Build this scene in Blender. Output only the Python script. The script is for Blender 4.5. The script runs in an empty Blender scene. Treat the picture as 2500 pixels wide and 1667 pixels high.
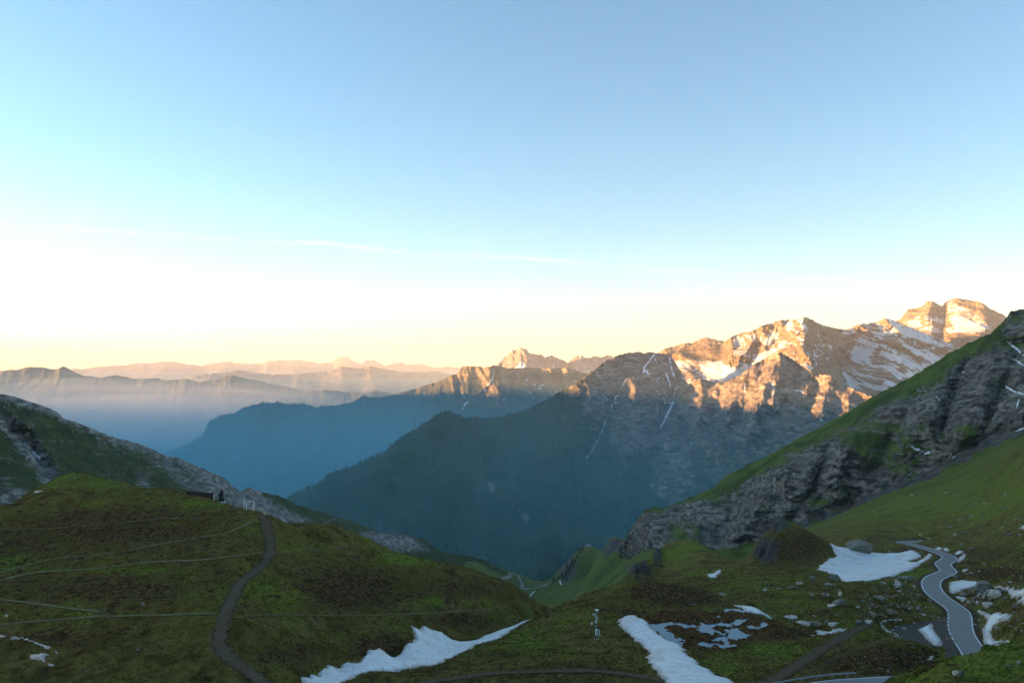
import bpy, bmesh, math, random
import numpy as np
random.seed(7)
rng = np.random.default_rng(11)
SC = bpy.context.scene
COL = SC.collection

# ---------------------------------------------------------------- camera
F = 28.0 / 36.0 * 2500.0            # focal length in units of a 2500-wide frame
CU, CV, VH = 1250.0, 833.5, 914.0   # frame centre, eye-level line
PITCH = math.atan((VH - CV) / F)
cam_d = bpy.data.cameras.new('camera'); cam = bpy.data.objects.new('camera', cam_d); COL.objects.link(cam)
cam_d.sensor_width = 36.0; cam_d.lens = 28.0; cam_d.clip_start = 1.0; cam_d.clip_end = 200000.0
cam.rotation_euler = (math.pi / 2 + PITCH, 0, 0)
SC.camera = cam

# ---------------------------------------------------------------- light
SUN_EL = math.radians(5.5)
SUN_LEFT = math.radians(80.0)       # sun stands this far left of the viewing direction
sd = (-math.sin(SUN_LEFT) * math.cos(SUN_EL), math.cos(SUN_LEFT) * math.cos(SUN_EL), math.sin(SUN_EL))
import mathutils
sun_d = bpy.data.lights.new('sun', 'SUN'); sun = bpy.data.objects.new('sun', sun_d); COL.objects.link(sun)
sun_d.energy = 4.3; sun_d.angle = math.radians(0.5); sun_d.color = (1.0, 0.48, 0.155)
sun.rotation_euler = mathutils.Vector(sd).to_track_quat('Z', 'Y').to_euler()

world = bpy.data.worlds.new('World'); SC.world = world; world.use_nodes = True
wt = world.node_tree; wt.nodes.clear()
def wn(t, **k):
    n = wt.nodes.new(t)
    for a, b in k.items(): setattr(n, a, b)
    return n
sky = wn('ShaderNodeTexSky'); sky.sky_type = 'NISHITA'; sky.sun_disc = False
sky.sun_elevation = SUN_EL; sky.sun_rotation = -SUN_LEFT
sky.altitude = 700.0; sky.air_density = 1.0; sky.dust_density = 0.4; sky.ozone_density = 2.0
bg = wn('ShaderNodeBackground'); bg.inputs['Strength'].default_value = 0.062
wo = wn('ShaderNodeOutputWorld')
hs = wn('ShaderNodeHueSaturation'); hs.inputs['Hue'].default_value = 0.494; hs.inputs['Saturation'].default_value = 1.10
wt.links.new(sky.outputs[0], hs.inputs['Color']); 
# a thin high contrail: a band along a great circle of the sky dome, broken up by noise
tc = wn('ShaderNodeTexCoord'); 
def sky_dir(u, v):
    a = mathutils.Vector(((u - CU) / F, math.cos(PITCH) - (CV - v) / F * math.sin(PITCH), math.sin(PITCH) + (CV - v) / F * math.cos(PITCH))); return a.normalized()
cn = sky_dir(0, 546).cross(sky_dir(1700, 660)).normalized(); cm = sky_dir(700, 595)
def wm(op, a, b=0.0, c=0.0, clamp=False):
    o = wn('ShaderNodeMath', operation=op, use_clamp=clamp)
    for i, v in enumerate((a, b, c)):
        if isinstance(v, (int, float)): o.inputs[i].default_value = v
        else: wt.links.new(v, o.inputs[i])
    return o.outputs[0]
def wdot(v):
    o = wn('ShaderNodeVectorMath', operation='DOT_PRODUCT'); wt.links.new(tc.outputs['Generated'], o.inputs[0]); o.inputs[1].default_value = v; return o.outputs['Value']
def wnoise(scale, detail):
    o = wn('ShaderNodeTexNoise'); o.inputs['Scale'].default_value = scale; o.inputs['Detail'].default_value = detail; wt.links.new(tc.outputs['Generated'], o.inputs['Vector']); return o.outputs['Fac']
wob = wm('MULTIPLY_ADD', wnoise(14, 5), 0.012, -0.006); dist = wm('ABSOLUTE', wm('ADD', wdot(cn), wob))
band = wm('SUBTRACT', 1.0, wm('DIVIDE', dist, 0.0034), clamp=True); gate = wm('MULTIPLY_ADD', wnoise(7, 3), 2.2, -0.55, clamp=True)
veil = wm('MULTIPLY', wm('SUBTRACT', 1.0, wm('DIVIDE', dist, 0.05), clamp=True), wm('MULTIPLY_ADD', wnoise(22, 6), 2.2, -1.1, clamp=True))
gate2 = wm('MULTIPLY', gate, wm('MULTIPLY_ADD', wdot(cm), 6.0, -4.5, clamp=True)); amt = wm('ADD', wm('MULTIPLY', wm('MULTIPLY', band, gate2), 0.42), wm('MULTIPLY', veil, wm('MULTIPLY', gate2, 0.30)))
cmx = wn('ShaderNodeMix', data_type='RGBA', blend_type='MIX'); wt.links.new(amt, cmx.inputs[0]); wt.links.new(hs.outputs[0], cmx.inputs[6]); cmx.inputs[7].default_value = (3.0, 2.95, 2.8, 1)
wt.links.new(cmx.outputs[2], bg.inputs['Color']); wt.links.new(bg.outputs[0], wo.inputs[0])

SC.view_settings.view_transform = 'Standard'; SC.view_settings.look = 'None'
SC.view_settings.gamma = 1.0; SC.view_settings.use_curve_mapping = False
SC.view_settings.exposure = 2.92
HAZE_DENSITY, HAZE_COLOR = 3.0e-5, (0.84, 0.92, 1.0, 1)
SC.cycles.use_denoising = True
SC.cycles.volume_bounces = 2; SC.cycles.max_bounces = 6; SC.cycles.diffuse_bounces = 2
SC.cycles.use_adaptive_sampling = True; SC.cycles.adaptive_threshold = 0.02

# ---------------------------------------------------------------- maths helpers
SP, CP = math.sin(PITCH), math.cos(PITCH)
def cs(u, v):
    """bearing tangent and slope of the sight line through a frame position"""
    a = (np.asarray(u, float) - CU) / F; b = (CV - np.asarray(v, float)) / F
    y = CP - b * SP
    return a / y, (SP + b * CP) / y
def P(u, v, d):
    c, s = cs(u, v); return np.array([c * d, np.asarray(d) + 0 * c, s * d])
def proj(x, y, z):
    yy = CP * y + SP * z; b = (CP * z - SP * y) / yy
    return CU + F * x / yy, CV - F * b

_perm = rng.permutation(512).astype(np.int64); _perm = np.concatenate([_perm, _perm, _perm])
_ang = rng.random(512) * 2 * np.pi
_gx, _gy = np.cos(_ang).astype(np.float32), np.sin(_ang).astype(np.float32)
def noise(x, y, seed=0):
    x = np.asarray(x, np.float64) + seed * 17.31; y = np.asarray(y, np.float64) - seed * 9.73
    xi = np.floor(x).astype(np.int64); yi = np.floor(y).astype(np.int64)
    fx = (x - xi).astype(np.float32); fy = (y - yi).astype(np.float32)
    xi &= 511; yi &= 511
    ux = fx * fx * fx * (fx * (fx * 6 - 15) + 10); uy = fy * fy * fy * (fy * (fy * 6 - 15) + 10)
    def g(i, j, dx, dy):
        h = _perm[_perm[i & 511] + (j & 511)] & 511
        return _gx[h] * dx + _gy[h] * dy
    a = g(xi, yi, fx, fy); b = g(xi + 1, yi, fx - 1, fy)
    c = g(xi, yi + 1, fx, fy - 1); d = g(xi + 1, yi + 1, fx - 1, fy - 1)
    return ((a + (b - a) * ux) * (1 - uy) + (c + (d - c) * ux) * uy) * 1.5
def fbm(x, y, o=4, seed=0, g=0.5):
    r = 0; a = 1.0; f = 1.0; t = 0
    for k in range(o):
        r = r + a * noise(x * f, y * f, seed + k * 3); t += a; a *= g; f *= 2.03
    return r / t
def ridged(x, y, o=4, seed=0, g=0.5):
    r = 0; a = 1.0; f = 1.0; t = 0; w = 1.0
    for k in range(o):
        n = 1 - np.abs(noise(x * f, y * f, seed + k * 5)); n = n * n * w
        r = r + a * n; t += a; w = np.clip(n * 1.6, 0, 1); a *= g; f *= 2.07
    return r / t
def sstep(a, b, x):
    t = np.clip((x - a) / (b - a), 0, 1); return t * t * (3 - 2 * t)
def polydist(px, py, pts):
    """distance to a polyline, position along it (index units)"""
    best = np.full(px.shape, 1e18); at = np.zeros(px.shape)
    for i in range(len(pts) - 1):
        ax, ay = pts[i][0], pts[i][1]; bx, by = pts[i + 1][0], pts[i + 1][1]
        L = (bx - ax) ** 2 + (by - ay) ** 2 + 1e-12
        t = np.clip(((px - ax) * (bx - ax) + (py - ay) * (by - ay)) / L, 0, 1)
        d = (px - ax - t * (bx - ax)) ** 2 + (py - ay - t * (by - ay)) ** 2
        m = d < best; best = np.where(m, d, best); at = np.where(m, i + t, at)
    return np.sqrt(best), at
def inpoly(px, py, pts):
    c = np.zeros(px.shape, bool); n = len(pts)
    for i in range(n):
        x1, y1 = pts[i][0], pts[i][1]; x2, y2 = pts[(i + 1) % n][0], pts[(i + 1) % n][1]
        if y1 == y2: continue
        c ^= ((y1 > py) != (y2 > py)) & (px < (x2 - x1) * (py - y1) / (y2 - y1) + x1)
    return c
def sdf(px, py, pts):
    d, _ = polydist(px, py, list(pts) + [pts[0]]); return np.where(inpoly(px, py, pts), d, -d)
def smooth_line(pts, n=12):
    """Catmull-Rom through the points (any dimension)"""
    p = np.array(pts, float); p = np.vstack([2 * p[0] - p[1], p, 2 * p[-1] - p[-2]]); out = []
    for i in range(1, len(p) - 2):
        for k in range(n):
            t = k / n
            out.append(0.5 * (2 * p[i] + (p[i + 1] - p[i - 1]) * t + (2 * p[i - 1] - 5 * p[i] + 4 * p[i + 1] - p[i + 2]) * t * t
                              + (3 * p[i] - p[i - 1] - 3 * p[i + 1] + p[i + 2]) * t ** 3))
    out.append(p[-2]); return np.array(out)

# ---------------------------------------------------------------- object helpers
def tag(o, label=None, cat=None, group=None, kind=None):
    if label: o['label'] = label
    if cat: o['category'] = cat
    if group: o['group'] = group
    if kind: o['kind'] = kind
    return o
def link(name, me, mat=None, parent=None):
    o = bpy.data.objects.new(name, me); COL.objects.link(o)
    if mat: me.materials.append(mat)
    if parent: o.parent = parent
    return o
def empty(name, loc, rz=0):
    o = bpy.data.objects.new(name, None); COL.objects.link(o); o.location = loc; o.rotation_euler = (0, 0, rz)
    o.empty_display_size = 0.1; return o
def mesh_np(name, verts, quads, smooth=True, tris=None):
    me = bpy.data.meshes.new(name); verts = np.asarray(verts, np.float32)
    me.vertices.add(len(verts)); me.vertices.foreach_set('co', verts.ravel())
    nq = len(quads) if quads is not None else 0; nt = len(tris) if tris is not None else 0
    idx = []; st = []
    if nq: idx.append(np.asarray(quads, np.int32).ravel()); st.append(np.arange(nq, dtype=np.int32) * 4)
    if nt: idx.append(np.asarray(tris, np.int32).ravel()); st.append(nq * 4 + np.arange(nt, dtype=np.int32) * 3)
    idx = np.concatenate(idx); st = np.concatenate(st)
    me.loops.add(len(idx)); me.loops.foreach_set('vertex_index', idx)
    me.polygons.add(len(st)); me.polygons.foreach_set('loop_start', st)
    me.update(calc_edges=True); me.validate()
    me.polygons.foreach_set('use_smooth', np.full(len(st), smooth)); return me
def grid_quads(nr, nc):
    i = np.arange(nr - 1)[:, None] * nc + np.arange(nc - 1)[None, :]
    return np.stack([i, i + 1, i + nc + 1, i + nc], -1).reshape(-1, 4)
def attr(me, name, rgba):
    a = me.attributes.new(name, 'FLOAT_COLOR', 'POINT'); a.data.foreach_set('color', np.asarray(rgba, np.float32).ravel())
def bm_mesh(name, bm, smooth=False):
    me = bpy.data.meshes.new(name); bm.normal_update(); bm.to_mesh(me); bm.free()
    me.polygons.foreach_set('use_smooth', np.full(len(me.polygons), smooth)); return me
def box(bm, c, s, rz=0, rx=0, ry=0):
    m = mathutils.Matrix.Translation(c) @ mathutils.Euler((rx, ry, rz)).to_matrix().to_4x4() @ mathutils.Matrix.Diagonal((s[0], s[1], s[2], 1))
    bmesh.ops.create_cube(bm, size=1.0, matrix=m)
def tube(bm, pts, r, n=8, r2=None):
    prev = None; pts = [mathutils.Vector(p) for p in pts]
    for k, p in enumerate(pts):
        d = (pts[min(k + 1, len(pts) - 1)] - pts[max(k - 1, 0)]).normalized()
        a = d.orthogonal().normalized() if prev is None else (pa - d * pa.dot(d)).normalized()
        pa = a; b = d.cross(a); rr = r if r2 is None else r + (r2 - r) * k / (len(pts) - 1)
        ring = [bm.verts.new(p + (a * math.cos(2 * math.pi * i / n) + b * math.sin(2 * math.pi * i / n)) * rr) for i in range(n)]
        if prev:
            for i in range(n): bm.faces.new((prev[i], prev[(i + 1) % n], ring[(i + 1) % n], ring[i]))
        else: bm.faces.new(ring[::-1])
        prev = ring
    bm.faces.new(prev)

# ---------------------------------------------------------------- node helpers
class NT:
    def __init__(s, name):
        s.m = bpy.data.materials.new(name); s.m.use_nodes = True; s.t = s.m.node_tree; s.t.nodes.clear()
        s.out = s.n('ShaderNodeOutputMaterial'); s.b = s.n('ShaderNodeBsdfPrincipled'); s.l(s.b.outputs[0], s.out.inputs['Surface'])
        s.b.inputs['Roughness'].default_value = 0.95; s.b.inputs['Specular IOR Level'].default_value = 0.03
    def n(s, t, **k):
        o = s.t.nodes.new(t)
        for a, b in k.items(): setattr(o, a, b)
        return o
    def l(s, a, b): s.t.links.new(a, b)
    def pos(s): return s.n('ShaderNodeNewGeometry').outputs['Position']
    def noise(s, scale, detail=4, rough=0.6, vec=None, dist=0.0, mapping=None):
        o = s.n('ShaderNodeTexNoise'); o.inputs['Scale'].default_value = scale; o.inputs['Detail'].default_value = detail
        o.inputs['Roughness'].default_value = rough; o.inputs['Distortion'].default_value = dist
        v = vec if vec is not None else s.pos()
        if mapping:
            m = s.n('ShaderNodeMapping'); m.inputs['Scale'].default_value = mapping[0]; m.inputs['Rotation'].default_value = mapping[1]
            s.l(v, m.inputs[0]); v = m.outputs[0]
        s.l(v, o.inputs['Vector']); return s.math('MULTIPLY_ADD', o.outputs['Fac'], 1.9, -0.45, clamp=True)
    def ramp(s, fac, stops, interp='LINEAR'):
        r = s.n('ShaderNodeValToRGB'); e = r.color_ramp.elements; r.color_ramp.interpolation = interp
        while len(e) < len(stops): e.new(0.5)
        for k, (p, c) in enumerate(stops):
            e[k].position = p; e[k].color = (c, c, c, 1) if isinstance(c, (int, float)) else (*c, 1)
        s.l(fac, r.inputs[0]); return r.outputs[0]
    def mix(s, fac, a, b, mode='MIX'):
        o = s.n('ShaderNodeMix', data_type='RGBA', blend_type=mode)
        for i, v in ((0, fac), (6, a), (7, b)):
            if isinstance(v, (int, float)): o.inputs[i].default_value = v
            elif isinstance(v, tuple): o.inputs[i].default_value = (*v, 1)
            else: s.l(v, o.inputs[i])
        return o.outputs[2]
    def math(s, op, a, b=0.0, c=0.0, clamp=False):
        o = s.n('ShaderNodeMath', operation=op, use_clamp=clamp)
        for i, v in enumerate((a, b, c)):
            if isinstance(v, (int, float)): o.inputs[i].default_value = v
            else: s.l(v, o.inputs[i])
        return o.outputs[0]
    def mask(s, name='mask'):
        a = s.n('ShaderNodeAttribute'); a.attribute_name = name
        q = s.n('ShaderNodeSeparateColor'); s.l(a.outputs['Color'], q.inputs[0]); return q.outputs[0], q.outputs[1], q.outputs[2], a.outputs['Alpha']
    def bump(s, h, strength, dist):
        o = s.n('ShaderNodeBump'); o.inputs['Strength'].default_value = strength; o.inputs['Distance'].default_value = dist
        s.l(h, o.inputs['Height']); s.l(o.outputs[0], s.b.inputs['Normal']); return o
    def edge_cut(s, jitter=.9, scale=1.2):
        e = s.mask('edge')[0]; n = s.noise(scale, 5, .7); f = s.math('ADD', e, s.math('MULTIPLY', s.math('SUBTRACT', n, .5), jitter))
        tr = s.n('ShaderNodeBsdfTransparent'); mx = s.n('ShaderNodeMixShader'); s.l(s.ramp(f, [(.62, 0.0), (.80, 1.0)]), mx.inputs[0]); s.l(s.b.outputs[0], mx.inputs[1]); s.l(tr.outputs[0], mx.inputs[2]); s.l(mx.outputs[0], s.out.inputs['Surface'])
    def col(s, c):
        if isinstance(c, tuple): s.b.inputs['Base Color'].default_value = (*c, 1)
        else: s.l(c, s.b.inputs['Base Color'])
        return s.m
def simple_mat(name, c, rough=0.7, var=0.25, scale=3.0, metal=0.0, spec=0.3):
    k = NT(name); n = k.noise(scale, 3)
    k.b.inputs['Roughness'].default_value = rough; k.b.inputs['Metallic'].default_value = metal; k.b.inputs['Specular IOR Level'].default_value = spec
    lo = tuple(x * (1 - var) for x in c); hi = tuple(min(1, x * (1 + var)) for x in c)
    return k.col(k.ramp(n, [(0.3, lo), (0.7, hi)]))
# ---------------------------------------------------------------- mountain material
def mountain_mat(name, rock=((.10, .09, .085), (.30, .26, .23)), grass=((.030, .045, .018), (.075, .085, .030)),
                 forest=(.012, .024, .018), fine=0.15, bump=3.0, strata=None, snow=(0.80, 0.82, 0.86)):
    k = NT(name); sn, gr, fo, ro = k.mask()
    n1 = k.noise(fine, 6, 0.68); n2 = k.noise(fine * 0.22, 5, 0.6, dist=0.6)
    lo, hi = rock; mid = tuple((a + b) * .45 for a, b in zip(lo, hi))
    rc = k.ramp(n1, [(0.30, lo), (0.52, mid), (0.72, hi)])
    if strata:
        ns = k.noise(strata[0], 5, 0.65, mapping=(strata[1], strata[2]))
        rc = k.mix(0.7, rc, k.ramp(ns, [(0.34, tuple(a * .55 for a in lo)), (0.5, mid), (0.68, hi)]))
    rc = k.mix(k.ramp(n2, [(0.35, 0.0), (0.65, 0.55)]), rc, tuple((a * .7 + b * .3) * 0.8 for a, b in zip(lo, hi)))
    gc = k.ramp(n2, [(0.35, grass[0]), (0.65, grass[1])])
    gm = k.math('ADD', gr, k.math('MULTIPLY', k.math('SUBTRACT', n1, 0.5), 0.9))
    c = k.mix(k.ramp(gm, [(0.38, 0.0), (0.62, 1.0)]), rc, gc)
    fm = k.math('ADD', fo, k.math('MULTIPLY', k.math('SUBTRACT', n1, 0.5), 0.7))
    fcol = k.mix(k.ramp(n1, [(0.35, 0.0), (0.65, 1.0)]), forest, tuple(a * 2.0 for a in forest))
    c = k.mix(k.ramp(fm, [(0.42, 0.0), (0.58, 1.0)]), c, fcol)
    sm = k.math('ADD', sn, k.math('MULTIPLY', k.math('SUBTRACT', n1, 0.5), 0.5))
    c = k.mix(k.ramp(sm, [(0.46, 0.0), (0.54, 1.0)]), c, snow)
    k.bump(k.math('ADD', n1, k.math('MULTIPLY', n2, 1.0)), 0.75, bump)
    return k.col(c)

def smooth1(a, w):
    if w < 2: return a
    k = np.hanning(w + 2)[1:-1]; k /= k.sum()
    return np.convolve(np.pad(a, (w // 2, w - 1 - w // 2), mode='edge'), k, 'valid')

def sheet(name, rows, du, dv, mat, gul=(), lines=(), jag=(), masks=None, sm=9, u_range=None, gscale=None):
    """a mountain: rows of (u, v, distance) run from behind its crest over the crest down to its foot"""
    u0 = min(r[0][0] for r in rows) if not u_range else u_range[0]
    u1 = max(r[-1][0] for r in rows) if not u_range else u_range[1]
    us = np.arange(u0, u1 + du, du)
    Vr, Dr = [], []
    for i, r in enumerate(rows):
        r = np.array(r, float)
        v = np.interp(us, r[:, 0], r[:, 1]); d = np.interp(us, r[:, 0], r[:, 2])
        Vr.append(smooth1(v, 3 if i <= 1 else sm)); Dr.append(smooth1(d, sm))
    Vr = np.array(Vr); Dr = np.array(Dr)
    for (lam, amp, seed) in jag:
        j = amp * (ridged(us / lam, us * 0, 4, seed) - 0.45); Vr[0] -= j; Vr[1] -= j
    V, D, T = [], [], []
    n = len(rows)
    for i in range(n - 1):
        m = max(2, int(np.percentile(np.abs(Vr[i + 1] - Vr[i]), 75) / dv)) if i else 6
        a = max(i - 1, 1) if i else 0; b = min(i + 2, n - 1)
        for k in range(m + (1 if i == n - 2 else 0)):
            t = k / m
            if i == 0: V.append(Vr[0] + (Vr[1] - Vr[0]) * t); D.append(Dr[0] + (Dr[1] - Dr[0]) * t)
            else:
                for R, O in ((Vr, V), (Dr, D)):
                    p0, p1, p2, p3 = R[a], R[i], R[i + 1], R[b]
                    O.append(0.5 * (2 * p1 + (p2 - p0) * t + (2 * p0 - 5 * p1 + 4 * p2 - p3) * t * t + (3 * p1 - p0 - 3 * p2 + p3) * t ** 3))
            T.append(i + t)
    V = np.array(V); D = np.array(D); U = np.broadcast_to(us, V.shape); T = np.array(T)[:, None] + 0 * V
    x, y, z = P(U, V, D)
    rel = 0 * D
    for (pts, w, amp) in lines:
        dist, _ = polydist(U, V, pts); dist = dist + w * 0.55 * fbm(U / w * 1.3, V / w * 0.8, 4, int(w) + len(pts)); rel = rel - 0.75 * amp * np.clip(1 - dist / w, 0, 1.2) ** 1.3
    shp = 0
    for (lam, amp, skew, stretch, seed) in gul:
        p = (x + skew * z) / lam; q = z / (lam * stretch)
        wx = fbm(p * 0.7, q * 0.7, 3, seed + 40) * 0.7
        g = ridged(p + wx, q + wx * 0.5, 5, seed); rel = rel - amp * (g - 0.45) * np.clip(T - 0.2, 0.0, 1.0); shp = shp + (g - .45)
    if gscale is not None: rel = rel * gscale(U, V)
    D2 = D + rel
    x, y, z = P(U, V, D2)
    me = mesh_np(name, np.stack([x, y, z], -1).reshape(-1, 3), grid_quads(*V.shape)[:, ::-1])
    m4 = np.zeros(V.shape + (4,), np.float32)
    if masks is not None:
        # steepness of the finished face
        xyz = np.stack([x, y, z], -1); du_ = np.gradient(xyz, axis=1); dv_ = np.gradient(xyz, axis=0)
        nn = np.cross(du_, dv_); nn /= np.linalg.norm(nn, axis=-1, keepdims=True) + 1e-9
        up = np.abs(nn[..., 2])
        m4[...] = masks(U, V, x, y, z, up, shp)
    attr(me, 'mask', m4)
    o = link(name, me, mat); tag(o, kind='structure')
    return o, (U, V, x, y, z, m4)

def blob(U, V, pts, soft=6.0):
    return np.clip(0.5 + sdf(U, V, pts) / (2 * soft), 0, 1)
def streak(U, V, pts, w):
    d, at = polydist(U, V, pts); w = w * (0.75 + 0.6 * noise(U / 9, V / 9, 401)) * np.interp(at, [0, .5, len(pts) - 1.5, len(pts) - 1], [.45, 1, 1, .6])
    return np.clip(1.1 - (d + 1.6 * noise(U / 5, V / 5, 403)) / w, 0, 1)
def back(crest, dv=70, k=1.09): return [(u, v + dv, d * k) for u, v, d in crest]
def shiftd(crest, dv, d0): return [(u, v + dv, d0(d) if callable(d0) else d0) for u, v, d in crest]

# ---- farthest peaks, a pale jagged line
cr = [(-400, 900), (0, 905), (200, 900), (291, 892), (318, 890), (398, 882), (459, 888), (490, 894), (536, 882), (582, 885), (627, 887), (658, 880), (696, 879.5), (735, 877.5), (784, 888),
      (807, 884), (823, 872.5), (848, 872), (865, 880), (884, 888), (895, 879), (915, 880), (942, 895), (949, 887), (972, 883), (999, 889), (1030, 890), (1060, 896), (1118, 895), (1250, 900), (1500, 905), (2000, 900), (3000, 900)]
cr = [(u, v, 30000) for u, v in cr]
far_mat = mountain_mat('far_rock', fine=0.004, bump=60)
sheet('far_peaks', [back(cr), cr, shiftd(cr, 40, 27000), shiftd(cr, 110, 22000)], 3, 3, far_mat, gul=[(1500, 420, 0.3, 1.2, 3), (500, 200, .3, 1.2, 7)], jag=[(26, 5, 2)])
# ---- hazy middle ridge in front of them
cr = [(300, 960), (420, 940), (467, 924), (478, 917), (582, 904), (627, 911), (689, 915), (746, 911), (804, 906), (834, 894.5), (872, 900), (903, 894), (953, 904), (1014, 908), (1068, 906), (1118, 918), (1200, 935), (1400, 960)]
cr = [(u, v, 18500) for u, v in cr]
sheet('distant_ridge', [back(cr), cr, shiftd(cr, 30, 17500), shiftd(cr, 130, 13500)], 3, 3, far_mat, gul=[(1100, 320, 0.5, 1.2, 9), (380, 150, .5, 1.2, 11)], jag=[(22, 3, 4)])
# ---- sharp grey peak in the middle
cr = [(1120, 935), (1175, 915), (1213, 891), (1232, 874), (1244, 858), (1258, 853), (1272, 848), (1284, 853), (1297, 865), (1320, 866), (1336, 872), (1347, 869), (1366, 876), (1389, 885), (1405, 869), (1420, 867), (1431, 876), (1447, 869), (1465, 872), (1485, 868), (1530, 880), (1700, 900)]
dd = np.interp([c[0] for c in cr], [1120, 1272, 1336, 1389, 1420, 1485, 1700], [13200, 13000, 12700, 13500, 13000, 13600, 13600])
cr = [(u, v, d) for (u, v), d in zip(cr, dd)]
sheet('grey_peak', [back(cr), cr, shiftd(cr, 30, lambda d: d - 500), shiftd(cr, 90, lambda d: d - 1800)], 1.8, 1.6, mountain_mat('peak_rock', fine=0.012, bump=25),
      gul=[(420, 420, 0.4, 2.2, 21)], jag=[(14, 6, 8)],
      lines=[([(1272, 848), (1290, 880), (1320, 920)], 26, 380), ([(1347, 869), (1340, 910)], 16, 320)],
      masks=lambda U, V, x, y, z, up, g: np.stack([0.38 + 0.5 * blob(U, V, [(1255, 905), (1275, 885), (1290, 905)], 5), 0 * U, 0 * U, 0 * U], -1))
# ---- left far ridge above the mist
cr = [(-500, 880), (-200, 890), (0, 905), (34, 903), (80, 894.5), (126, 900), (134, 902.5), (155, 894.5), (180, 907), (203, 917), (245, 922), (283, 916), (325, 924), (386, 923), (409, 929), (453, 924), (486, 933), (532, 926),
      (561, 915), (597, 923), (643, 932), (696, 943.5), (750, 955), (796, 951), (842, 957), (888, 959), (919, 954), (961, 959), (1037, 950), (1100, 960)]
cr = [(u, v, 14200 - 2.9 * u) for u, v in cr]
ridge_mat = mountain_mat('ridge_turf', rock=((.09, .08, .06), (.22, .19, .14)), grass=((.045, .055, .022), (.10, .095, .045)), fine=0.02, bump=16)
sheet('left_ridge', [back(cr), cr, shiftd(cr, 28, lambda d: d - 450), shiftd(cr, 80, lambda d: d - 1500), shiftd(cr, 220, lambda d: d - 3600)], 2.2, 2, ridge_mat,
      gul=[(900, 420, 0.75, 1.5, 31), (330, 170, 0.75, 1.5, 33), (120, 60, .6, 1.5, 35)], jag=[(40, 3, 5)],
      lines=[(p_, w_ * 1.3, a_ * .5) for p_, w_, a_ in [([(561, 915), (548, 945), (530, 985)], 40, 380), ([(643, 932), (620, 960), (575, 1000)], 34, 420), ([(155, 894), (140, 930), (120, 980)], 60, 420), ([(453, 924), (430, 960)], 40, 300), ([(750, 955), (735, 985)], 30, 250)]],
      masks=lambda U, V, x, y, z, up, g: np.stack([0 * U, 0.62 + 0.25 * np.clip((up - .6) * 2, -1, 1), np.clip((V - 985) / 60, 0, .8), 0 * U], -1))
# ---- middle mountain with its long forested arm
cr = [(330, 1150, 6300), (380, 1124, 6500), (409, 1106, 6700), (471, 1079, 6900), (494, 1064, 7000), (507, 1040, 7100), (513, 1030, 7150), (536, 1016, 7200), (574, 1007, 7300), (597, 993, 7400), (620, 989, 7400), (647, 984, 7400), (681, 984, 7450), (708, 989, 7500),
      (742, 986, 7550), (773, 994, 7600), (823, 990, 7700), (861, 982, 7800), (888, 968, 7900), (911, 972, 7950), (953, 967, 8000), (1030, 944, 7900), (1079, 927, 7800), (1118, 910, 7700), (1129, 894, 7650), (1160, 894, 7450), (1183, 896, 7350),
      (1206, 892, 7300), (1225, 893, 7350), (1240, 899, 7500), (1278, 897, 7900), (1317, 899, 8000), (1343, 900, 7900), (1382, 897, 7650), (1397, 902, 7600), (1431, 912, 7600), (1500, 930, 7700), (1640, 960, 7700)]
mid_mat = mountain_mat('mid_mountain', rock=((.11, .085, .06), (.36, .28, .20)), grass=((.045, .05, .022), (.10, .085, .04)), fine=0.02, bump=14, strata=(0.009, (1, 1, 5), (0, 0.35, 0)))
def mk_mid(U, V, x, y, z, up, g):
    tree = np.interp(U, [300, 900, 1040, 1130, 1250, 1400, 1640], [960, 960, 962, 985, 1005, 1010, 1010])
    fo = np.clip((V - tree) / 24 + 0.5, 0, 1) * 0.85
    sn = 0 * U
    for pts, w in (([(1207, 900), (1203, 925), (1186, 945)], 3), ([(1150, 975), (1136, 985), (1130, 998)], 3), ([(1186, 950), (1172, 975)], 2), ([(1290, 923), (1283, 930)], 4), ([(1303, 934), (1307, 942)], 3), ([(1330, 936), (1315, 948), (1322, 950)], 4),
                   ([(1355, 957), (1362, 954)], 3), ([(1304, 968), (1302, 974)], 2.5), ([(1232, 971), (1228, 976)], 2), ([(1287, 955), (1298, 962)], 2), ([(1400, 930), (1412, 934)], 3)):
        sn = np.maximum(sn, streak(U, V, pts, w))
    gr = np.clip(0.35 + (V - 905) / 160 + (U < 1120) * 0.25 + (up - .6), 0, 0.8)
    b_ = blob(U, V, [(655, 1200), (700, 1188), (756, 1185), (770, 1215), (727, 1222), (690, 1212)], 8); fo = fo * (1 - b_); gr = gr + b_
    return np.stack([sn, gr, fo, 0 * U], -1)
md = sheet('middle_mountain', [back(cr), cr, shiftd(cr, 26, lambda d: d - 250), shiftd(cr, 75, lambda d: d - 800), shiftd(cr, 150, lambda d: d - 1500), [(330, 1260, 4700), (700, 1260, 4700), (1200, 1230, 5200), (1640, 1200, 5500)]], 2.2, 2, mid_mat,
      gul=[(520, 300, 0.5, 2.4, 51), (170, 75, 0.5, 2.4, 53)], jag=[(16, 3.5, 12)],
      lines=[([(1129, 894), (1110, 930), (1060, 975)], 50, 330), ([(1195, 893), (1200, 930), (1225, 965)], 36, 330), ([(1207, 900), (1203, 935), (1170, 985)], 14, -180), ([(1343, 900), (1352, 935), (1372, 960)], 26, 330), ([(1382, 897), (1395, 925), (1405, 950)], 24, 330),
             ([(1262, 900), (1262, 940)], 18, 160), ([(1240, 915), (1245, 950), (1260, 1010)], 14, -150), ([(536, 1016), (500, 1060)], 40, 250), ([(680, 984), (640, 1050)], 70, 260), ([(860, 982), (800, 1060)], 80, 300)],
      masks=mk_mid)[1]

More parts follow.
